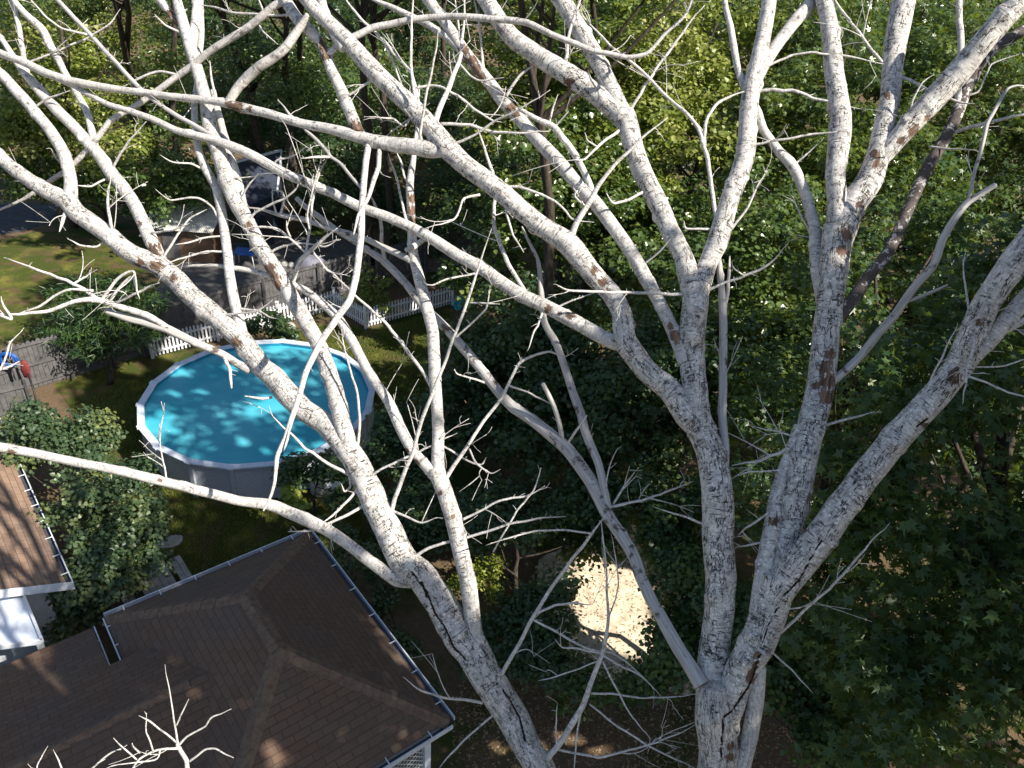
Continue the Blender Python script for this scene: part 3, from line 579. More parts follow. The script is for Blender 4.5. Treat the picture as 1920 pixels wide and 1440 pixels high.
# filter beside the pool
q = G(600, 905, .35); o = thing('pool_filter', (q[0], q[1], 0), 'white pool filter with dark round lid beside the pool wall', 'pool filter')
MB().lathe((q[0], q[1], 0), [(.26, 0), (.30, .06), (.30, .5), (.27, .62), (.20, .70), (.08, .73)], 24).build('tank', M['white'], o)
MB().lathe((q[0], q[1], .72), [(.15, 0), (.15, .07), (.10, .1)], 20).build('lid', M['black'], o)
MB().tube([(q[0]-.28, q[1]+.05, .35), (q[0]-.5, q[1]+.25, .4), (q[0]-.75, q[1]+.5, .55), (q[0]-.8, q[1]+.8, .8)], .03, 8).build('hose', M['black'], o)
MB().box((q[0]+.45, q[1]-.05, .2), (.45, .32, .38)).build('pump', M['white'], o, bevel=.04)
q = G(545, 622, .35); 
b = MB(); b.lathe((q[0], q[1], 0), [(.16, 0), (.20, .04), (.10, .12), (.07, .30), (.12, .36)], 18); b.lathe((q[0], q[1], .34), [(.05, 0), (.16, .06), (.21, .18), (.19, .30), (.11, .38), (.03, .40)], 20)
tag(b.build('garden_ornament', M['stone']), 'pale round stone ball ornament behind the far pool rim', 'ornament')
# ------------------------------------------------------------------ picket fence
def picket_run(o, a, b, h=.92, sp=.135):
    a = np.array(a); b = np.array(b); d = b-a; L = np.linalg.norm(d); d = d/L; nrm = np.array([-d[1], d[0], 0]); n = int(L/sp)
    pk = MB(); r_ = random.Random(int(L*100))
    for i in range(n+1):
        p = a+d*(L*i/n); tl = nrm*r_.uniform(-.012, .012); hh = h*r_.uniform(.98, 1.02); w_ = .034
        z = lambda x: np.array([0, 0, x])
        out = [p-d*w_+z(.06), p+d*w_+z(.06), p+d*w_+z(hh-.05)+tl, p+tl+z(hh), p-d*w_+z(hh-.05)+tl]
        pk.poly([x+nrm*.03 for x in out], .018, -nrm)
    pk.build('pickets', M['white'], o)
    for z in (.25, .70): MB().beam(a+(0, 0, z), b+(0, 0, z), .03, .07).build('rail', M['white'], o)
def post(o, p, h=1.0, s=.1): 
    b = MB().box((p[0], p[1], h/2), (s, s, h)); b.poly([(p[0]-s*.65, p[1]-s*.65, h+.03), (p[0]+s*.65, p[1]-s*.65, h+.03), (p[0]+s*.65, p[1]+s*.65, h+.03), (p[0]-s*.65, p[1]+s*.65, h+.03)], .03)
    b.build('post', M['white'], o)
P0, P2, P3, P4 = G(287, 672), G(628, 582), G(686, 616), G(848, 572)
o = thing('picket_fence', P0, 'white picket fence zigzagging along the lawn behind the round pool', 'fence')
for a, b in ((P0, P2), (P2, P3), (P3, P4)):
    picket_run(o, a, b); L = np.linalg.norm(b-a); k = max(1, int(L/2.4))
    for i in range(k): post(o, a+(b-a)*i/k, 1.02)
post(o, P4)
# turquoise tub at its end
q = G(855, 578); b = MB(); d = np.array([.9, -.3, 0]); d /= np.linalg.norm(d); e = np.array([.25, .5, .83]); e -= d*(d@e); e /= np.linalg.norm(e); nn = np.cross(d, e)
cc = q+np.array([.12, -.1, .38]); n = 28
o1 = [cc+d*.22*math.cos(2*math.pi*i/n)+e*.38*math.sin(2*math.pi*i/n) for i in range(n)]; o2 = [cc-nn*.16+d*.17*math.cos(2*math.pi*i/n)+e*.31*math.sin(2*math.pi*i/n) for i in range(n)]; o3 = [cc+d*.19*math.cos(2*math.pi*i/n)+e*.35*math.sin(2*math.pi*i/n) for i in range(n)]
o4 = [cc-nn*.14+d*.15*math.cos(2*math.pi*i/n)+e*.29*math.sin(2*math.pi*i/n) for i in range(n)]
fs = [(i, (i+1) % n, (i+1) % n+n, i+n) for i in range(n)]
b.add(o1+o2, fs+[tuple(range(n, 2*n))], True); b.add(o1+o3, fs, True); b.add(o3+o4, fs+[tuple(range(n, 2*n))], True)
tag(b.build('plastic_tub', M['teal']), 'turquoise oval plastic tub leaning at the end of the picket fence', 'tub')
# ------------------------------------------------------------------ grey board fence
def board_fence(o, a, b, h=1.8, rails=(.25, .95, 1.7), sp=.15, seed=1):
    a = np.array(a); b = np.array(b); d = b-a; L = np.linalg.norm(d); d = d/L; nrm = np.array([-d[1], d[0], 0]); n = int(L/sp); r_ = random.Random(seed); bd = MB()
    for i in range(n):
        p = a+d*(sp*(i+.5)); hh = h*r_.uniform(.98, 1.015); w_ = sp/2-.006; z = lambda x: np.array([0, 0, x]); of = nrm*(.03+r_.uniform(-.004, .004))
        bd.poly([x+of for x in (p-d*w_+z(.03), p+d*w_+z(.03), p+d*w_+z(hh-.06), p+d*w_*.3+z(hh), p-d*w_*.3+z(hh), p-d*w_+z(hh-.06))], .018, -nrm)
    bd.build('boards', M['fence_grey'], o)
    for z in rails: MB().beam(a+(0, 0, z)-nrm*.03, b+(0, 0, z)-nrm*.03, .04, .09).build('rail', M['fence_grey'], o)
    k = max(1, round(L/2.4))
    for i in range(k+1): p = a+(b-a)*i/k-nrm*.06; MB().box((p[0], p[1], h/2+.02), (.1, .1, h+.04)).build('post', M['fence_grey'], o)
F1 = G(-40, 665, 1.8); F2 = G(371, 550, 1.8); F3 = G(690, 468, 1.8); F1[2] = F2[2] = F3[2] = 0
o = thing('board_fence', F1, 'weathered grey board fence running behind the pool and cedar', 'fence'); board_fence(o, F1, F3)
F5 = G(880, 425, 1.8); F5[2] = 0
o = thing('board_fence', F3+(0.3, .1, 0), 'grey board fence in shade beyond the young bright tree', 'fence'); board_fence(o, F3+(.3, .1, 0), F5, seed=4)
# near grey boards at the left with hose, cloth and pipe
q1 = G(-30, 800, 0); q2 = G(66, 775, 0); o = thing('board_gate', q1, 'short weathered grey board panel below the blue hose coil', 'gate'); board_fence(o, q1, q2, 1.35, (.3, 1.1), .16, 9)
q = G(18, 672, 1.55); b = MB()
for k in range(9):
    r_ = .28-.02*(k % 4); tz = .03*k
    pts = [q+np.array([r_*math.cos(a)+.02*math.sin(3*a+k), -.10+.03*(k//4)*1.2, r_*math.sin(a)*.9]) for a in np.linspace(0, 2*math.pi, 30)]
    b.tube(pts, .022, 8, False)
tag(b.build('garden_hose', M['blue']), 'coiled blue garden hose hanging at the left edge', 'hose')
ho = MB(); ho.tube([(q[0], q[1]+.02, 0), (q[0], q[1]+.02, 1.95)], .05, 10); ho.box((q[0], q[1]+.0, 1.6), (.5, .04, .1))
tag(ho.build('hose_post', M['fence_grey']), 'wooden post carrying the blue hose coil', 'post')
q = G(47, 690, 1.2); rng = np.random.default_rng(4); g = MB(); n = 14; vs = []
for j in range(9):
    for i in range(n):
        a = 2*math.pi*i/n; r_ = .72*(.10+.09*math.sin(min(j, 6)/6*2.4))*(1+.2*math.sin(3*a+j*.6)); vs.append((q[0]+r_*math.cos(a), q[1]+r_*.6*math.sin(a), q[2]+.28-.08*j))
g.add(vs, [(j*n+i, j*n+(i+1) % n, (j+1)*n+(i+1) % n, (j+1)*n+i) for j in range(8) for i in range(n)]+[tuple(range(n))], True)
tag(g.build('red_cloth', M['red']), 'crumpled red cloth hung beside the blue hose coil', 'cloth')
qa, qb = G(52, 700, 1.1), G(72, 775, 0)
tag(MB().tube([qa, (qa+qb)/2+(.05, 0, .05), qb], .03, 8).build('drain_pipe', M['black']), 'black pipe leaning below the red cloth', 'pipe')
# ------------------------------------------------------------------ yard beyond the fence
# small shed with white tin roof
q = G(345, 420, 1.5); o = thing('tin_shed', (q[0], q[1], 0), 'low shed with white corrugated tin roof beyond the fence', 'shed')
b = MB(); nn = 40; Wd, Dp = 3.2, 1.9; vs = []
for i in range(nn*2+1):
    x = q[0]-Wd/2+Wd*i/(nn*2); zz = 2.0+.03*(i % 2)
    vs += [(x, q[1]-Dp/2, zz-.45), (x, q[1]+Dp/2, zz)]
b.add(vs, [(2*i, 2*i+1, 2*i+3, 2*i+2) for i in range(nn*2)]); b.build('roof', M['tin'], o)
b = MB(); b.box((q[0], q[1]+.05, .74), (Wd-.3, Dp-.35, 1.45)); b.build('wall', M['shed_wall'], o)
MB().box((q[0]-.4, q[1]-Dp/2+.215, .75), (.75, .03, 1.3)).build('door', M['fence_grey'], o)
# slate blue roofed outbuilding
a1, a2, a3, a4 = G(440, 305, 3.6), G(528, 283, 3.6), G(520, 362, 2.4), G(452, 392, 2.4)
o = thing('outbuilding', ((a1+a3)/2*np.array([1, 1, 0])), 'outbuilding with slate blue roof and white gutter among dark trees', 'outbuilding')
MB().poly([a1, a2, a3, a4], .08).build('roof', M['blueroof'], o)
b = MB(); b.beam(a1+(0, 0, .03), a2+(0, 0, .03), .12, .1); b.beam(a2+(0, 0, .03), a3+(0, 0, .03), .08, .08); b.build('gutter', M['gutter'], o)
ctr = (a1+a2+a3+a4)/4; ins = [ctr+(x-ctr)*.86-(0, 0, .2) for x in (a1, a2, a3, a4)]; b = MB(); lo = [np.array([x[0], x[1], 0]) for x in ins]
b.add(ins+lo, [(0, 1, 5, 4), (1, 2, 6, 5), (2, 3, 7, 6), (3, 0, 4, 7)]); b.build('wall', M['blueroof'], o)
mid = (a3+a4)/2; MB().box((mid[0], ins[2][1]*.5+ins[3][1]*.5-.04, 1.2), (.9, .04, .9)).build('window', M['black'], o)
# tarp covered thing
q = G(587, 545, 0); rng = np.random.default_rng(8); n = 30; vs = []; prof = [(1.0, 0), (1.0, .5), (.97, 1.0), (.88, 1.35), (.6, 1.55), (.25, 1.62)]
for r_, z in prof:
    for i in range(n):
        a = 2*math.pi*i/n; rx = .72*r_*(1+.05*math.sin(9*a+z*2)+.03*math.sin(15*a)); ry = .55*r_*(1+.05*math.sin(7*a)); vs.append((q[0]+rx*math.cos(a), q[1]+ry*math.sin(a), z))
b = MB(); b.add(vs, [(j*n+i, j*n+(i+1) % n, (j+1)*n+(i+1) % n, (j+1)*n+i) for j in range(5) for i in range(n)]+[tuple(range(5*n, 6*n))], True)
tag(b.build('covered_grill', M['tarp']), 'rounded object under a grey lilac tarp behind the picket fence', 'covered grill')
# blue garden table
q = G(463, 500, 0); o = thing('garden_table', q, 'small blue topped table beyond the grey board fence', 'table')
MB().box((q[0], q[1], .74), (.95, .75, .05)).build('tabletop', M['blue'], o, bevel=.01)
for sx in (-1, 1):
    for sy in (-1, 1): MB().tube([(q[0]+sx*.4, q[1]+sy*.3, .72), (q[0]+sx*.46, q[1]+sy*.34, 0)], .022, 8).build('leg', M['white'], o)
# brick edging and planks beyond the fence
for (x1, y1, x2, y2, mt, lb, nm, sc) in [(290, 472, 375, 455, 'fence_grey', 'grey plank stack lying beyond the fence at the left', 'plank_stack', .3), (520, 497, 600, 505, 'stone', 'row of pale stones on the brown yard beyond the fence', 'stone_row', .22), (735, 574, 800, 556, 'terracotta', 'reddish timber edging behind the picket fence', 'timber_edging', .12)]:
    a, b_ = G(x1, y1), G(x2, y2); mb = MB(); r_ = random.Random(3)
    if nm == 'stone_row':
        for k in range(7):
            p = a+(b_-a)*k/6; mb.lathe((p[0], p[1], 0), [(.16*r_.uniform(.8, 1.3), 0), (.19*r_.uniform(.8, 1.2), .08), (.12, .18), (.04, .21)], 9)
    else:
        for k in range(3): mb.beam(a+(0, k*.14, .06+.02*k), b_+(.1*k, k*.14, .06+.02*k), sc*.5, .08)
    tag(mb.build(nm, M[mt]), lb, nm.replace('_', ' '))
# ------------------------------------------------------------------ picnic table and slab
q = G(318, 1085, .75); ux, uy = np.array([.653, -.757, 0]), np.array([.757, .653, 0]); o = thing('picnic_table', (q[0], q[1], 0), 'weathered grey picnic table beside the brown roof eave', 'picnic table')
tb = MB(); cx = q+uy*-.28-ux*.1; 
for k in range(5): tb.box(cx*np.array([1, 1, 0])+uy*(-.3+.15*k)+(0, 0, .75), (1.8, .14, .04), ux, uy)
tb.build('tabletop', M['table_wood'], o)
for s_ in (-1, 1):
    bb = MB()
    for k in (0, 1): bb.box(cx*np.array([1, 1, 0])+uy*(s_*.68+(k-.5)*.14)+(0, 0, .45), (1.7, .13, .04), ux, uy)
    bb.build('bench', M['table_wood'], o)
    for e in (-1, 1): MB().beam(cx*np.array([1, 1, 0])+ux*.65*s_+uy*.7*e, cx*np.array([1, 1, 0])+ux*.65*s_+uy*.25*e+(0, 0, .72), .05, .09).build('leg', M['table_wood'], o)
q = G(315, 1018, 0); b = MB(); b.poly([(*p, .05) for p in blob(q[0], q[1], .42, .22, 14, 6, .4, .12)], .05)
tag(b.build('stone_slab', M['stone']), 'pale flat stone slab on the shaded lawn above the picnic table', 'stone slab')
# ------------------------------------------------------------------ roofs
U = np.array([-.77, -.638, 0]); W = np.array([.638, -.77, 0]); U /= np.linalg.norm(U); W /= np.linalg.norm(W)
def roofface(b, pts, eave_dir):
    """append polygon, remember eave direction for uv"""
    b.poly(pts); return b
def roofmesh(name, faces, mat, parent, th=.10):
    V, Fc, UVs = [], [], []
    for pts in faces:
        pts = [np.array(p, float) for p in pts]; n = np.cross(pts[1]-pts[0], pts[2]-pts[0]); n /= np.linalg.norm(n)
        if n[2] < 0: pts = pts[::-1]; n = -n
        e = np.cross((0, 0, 1.), n); e /= np.linalg.norm(e)+1e-9; s_ = np.cross(n, e)
        o_ = len(V); V += pts; Fc.append(tuple(range(o_, o_+len(pts)))); UVs += [(p@e, p@s_) for p in pts]
    me = bpy.data.meshes.new(name); me.from_pydata([tuple(v) for v in V], [], Fc); l = me.uv_layers.new(name='UVMap')
    for lp in me.loops: l.data[lp.index].uv = UVs[lp.vertex_index]
    me.update(); ob = link(name, me, M[mat], parent)
    md = ob.modifiers.new('thick', 'SOLIDIFY'); md.thickness = th; md.offset = -1
    return ob
ez = 3.0
A = G(577, 999, ez); LL = 4.32; LW = 5.79; B = A+W*LW; Lc = A+U*LL; Cc = B+U*LL
hp = LL/2; rz = 4.3; R1_ = A+U*hp+W*hp; R1_[2] = rz; R2_ = B+U*hp-W*hp; R2_[2] = rz
o = thing('brown_roof_house', (A+Cc)/2*np.array([1, 1, 0]), 'house with dark brown hipped shingle roof filling the lower left', 'house')
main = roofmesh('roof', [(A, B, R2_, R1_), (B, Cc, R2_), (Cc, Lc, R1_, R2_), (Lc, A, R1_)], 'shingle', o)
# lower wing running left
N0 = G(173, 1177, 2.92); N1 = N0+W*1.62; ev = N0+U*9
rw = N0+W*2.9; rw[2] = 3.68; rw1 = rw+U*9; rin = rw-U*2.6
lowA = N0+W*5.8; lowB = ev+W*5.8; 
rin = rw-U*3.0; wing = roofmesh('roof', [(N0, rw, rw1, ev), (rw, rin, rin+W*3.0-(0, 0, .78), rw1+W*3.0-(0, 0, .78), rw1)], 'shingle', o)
nb = N0+W*1.42; nb2 = nb.copy()
q0 = N0+W*1.42; q0[2] = 2.92+.76/2.9*1.42
# infill between wing and main roof past the end of the notch
roofmesh('roof', [(q0, q0-U*3, rin, rw)], 'shingle', o)
# worn cap shingles along hips and ridges
def cap(a, b_, o, w_=.30):
    a = np.array(a); b_ = np.array(b_); d = (b_-a)/np.linalg.norm(b_-a); L = np.linalg.norm(b_-a); n_ = int(L/.16); mb = MB(); s_ = np.cross(d, (0, 0, 1.)); s_ /= np.linalg.norm(s_); u_ = np.cross(s_, d)
    for k in range(n_):
        p = a+d*(L*(k+.5)/n_); h_ = .022+.004*(k % 2)
        mb.poly([p-d*.09+u_*(h_-.008), p+d*.09+u_*h_, p+d*.09+s_*w_/2+u_*(h_-.075), p-d*.09+s_*w_/2+u_*(h_-.083)], .012, -u_)
        mb.poly([p-d*.09+u_*(h_-.008), p+d*.09+u_*h_, p+d*.09-s_*w_/2+u_*(h_-.075), p-d*.09-s_*w_/2+u_*(h_-.083)], .012, -u_)
    mb.build('ridge_cap', M['cap'], o)
for a_, b_ in ((A, R1_), (Lc, R1_), (R1_, R2_), (B, R2_), (Cc, R2_), (rw1, rw-U*1.0)): cap(a_, b_, o)
# gutters: channel with outer lip plus hangers
def gutter(a, b_, out, o, nh, hang=.16, wd=1.0):
    a = np.array(a); b_ = np.array(b_); out = np.array(out, float); g = MB(); d = (b_-a)/np.linalg.norm(b_-a)
    g.beam(a+out*.115*wd+(0, 0, -.035), b_+out*.115*wd+(0, 0, -.035), .024, .10)
    go = g.build('gutter', M['gutter'], o); MB().beam(a+out*.055*wd+(0, 0, -.085), b_+out*.055*wd+(0, 0, -.085), .10*wd, .012).build('gutter_channel', M['channel'], go)
    for k in range(nh):
        p = a+(b_-a)*(k+.5)/nh
        MB().box(p+out*(.115*wd-hang*.45)+(0, 0, .016), (.018, hang, .012), d, out).build('gutter_hanger', M['white'], go)
gutter(A, B, -U, o, 7); gutter(Lc, A, -W, o, 6); gutter(B, Cc, W, o, 5)
gutter(Lc, Lc+W*1.62, U, o, 3, .13, .3); gutter(N0, N1+W*.0, -U, o, 2, .13, .3)
e1 = N1-U*.06; e2 = Lc+W*1.62+U*.06; MB().beam(e1+(0, 0, 0), (e2[0], e2[1], e1[2]), .03, .10).build('gutter_end', M['gutter'], o)
# fascia and walls
def quad(b, a, c, z0, z1): b.add([(a[0], a[1], z0), (c[0], c[1], z0), (c[0], c[1], z1), (a[0], a[1], z1)], [(0, 1, 2, 3)])
i_ = .42; Aw, Bw, Cw, Lw = A+U*i_+W*i_, B+U*i_-W*i_, Cc-U*i_-W*i_, Lc-U*i_+W*i_
b = MB(); quad(b, Aw, Bw-W*2.2, 0, 2.96); quad(b, Lw, Aw, 0, 2.96); quad(b, Bw-W*2.2, Cw-W*2.2, 0, 2.96); quad(b, Cw-W*2.2, Lw, 0, 2.96); b.build('wall', M['siding'], o)
b = MB(); b.poly([A+(0, 0, -.13), B+(0, 0, -.13), Cc+(0, 0, -.13), Lc+(0, 0, -.13)]); b.build('soffit', M['white'], o)
for k, p in enumerate((A, Lc)): pass
b = MB(); quad(b, N0-W*-.4+U*.3, ev+W*.4, 0, 2.7); quad(b, N0+W*.4+U*.3, lowA+U*.3, 0, 2.7); b.build('wall', M['siding'], o)
# screened porch at the near end: posts, beam, rail, lattice
s0 = Bw+(-U)*.12+W*.12; ln = 3.4
for k in range(3):
    p = s0+U*(ln*k/2); MB().box((p[0], p[1], 1.43), (.13, .13, 2.86), U, W).build('porch_post', M['rim'], o)
e_ = s0+U*ln
MB().beam((s0[0], s0[1], 2.72), (e_[0], e_[1], 2.72), .09, .2).build('porch_beam', M['rim'], o)
MB().beam((s0[0], s0[1], 2.2), (e_[0], e_[1], 2.2), .05, .07).build('porch_rail', M['rim'], o)
s2 = s0-W*2.2; MB().beam((s0[0], s0[1], 2.72), (s2[0], s2[1], 2.72), .09, .2).build('porch_beam', M['rim'], o)
lat = MB(); z0, z1 = .9, 2.18
for k in range(40):
    for sg_ in (-1, 1):
        x0 = -1.4+.13*k; pa = s0+U*x0; pb = s0+U*(x0+sg_*(z1-z0))
        t0 = np.clip((0-x0)/(sg_*(z1-z0)), -9, 9); t1 = np.clip((ln-x0)/(sg_*(z1-z0)), -9, 9); lo_, hi_ = max(0, min(t0, t1)), min(1, max(t0, t1))
        if hi_-lo_ < .03: continue
        qa = pa+(pb-pa)*lo_; qb = pa+(pb-pa)*hi_; qa = (qa[0], qa[1], z0+(z1-z0)*lo_); qb = (qb[0], qb[1], z0+(z1-z0)*hi_)
        lat.beam(np.array(qa)+W*.012*sg_, np.array(qb)+W*.012*sg_, .012, .02)
lat.build('lattice', M['siding'], o)
# left house
E1 = G(26, 868, 3.0); E2 = G(125, 1096, 3.0); dE = (E2-E1)/np.linalg.norm(E2-E1); E0 = E2-dE*9; up = U*4+np.array([0, 0, 1.7])
o = thing('left_house', (E2+U*2)*np.array([1, 1, 0]), 'house with sunlit brown shingle roof at the left edge', 'house')
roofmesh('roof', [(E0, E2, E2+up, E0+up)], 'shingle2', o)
gutter(E0, E2, -U, o, 14)
b = MB(); f0 = E2+dE*.012-U*.12; f1 = E2+dE*.012+up; b.poly([f0+(0, 0, .0), f1+(0, 0, .02), f1+(0, 0, -.22), f0+(0, 0, -.20)], .025, -dE); b.build('fascia', M['white'], o)
b = MB(); g0 = E2-dE*.03-(0, 0, .2); g1 = g0+up; g2 = g1-dE*.35; g3 = g0-dE*.35; b.poly([g0, g1, g2, g3]); b.build('soffit', M['white'], o)
b = MB(); w0 = E2-dE*.35+U*.35; w1 = w0+U*3.6; b.add([(w0[0], w0[1], 0), (w1[0], w1[1], 0), (w1[0], w1[1], 4.35), (w0[0], w0[1], 3.0)], [(0, 1, 2, 3)]); w3 = E0+U*.35; quad(b, w0, w3, 0, 2.95); b.build('wall', M['siding'], o)
# flat white metal roof joining the two
pts = [G(*q_) for q_ in ((-60, 1122, 2.95), (46, 1120, 2.95), (80, 1203, 2.95), (-60, 1222, 2.95))]
o = thing('flat_canopy', pts[1]*np.array([1, 1, 0]), 'flat white metal canopy between the two brown roofs', 'canopy')
MB().poly(pts, .07).build('panel', M['rim'], o)
b = MB(); b.beam(pts[1]+(0, 0, .02), pts[2]+(0, 0, .02), .05, .08); b.beam(pts[2]+(0, 0, .02), pts[3]+(0, 0, .02), .05, .08); b.build('edge_trim', M['white'], o)
for q_ in (pts[1], pts[2]):
    cq = q_*.94+pts[0]*.06; MB().box((cq[0], cq[1], 1.44), (.09, .09, 2.87)).build('post', M['white'], o)
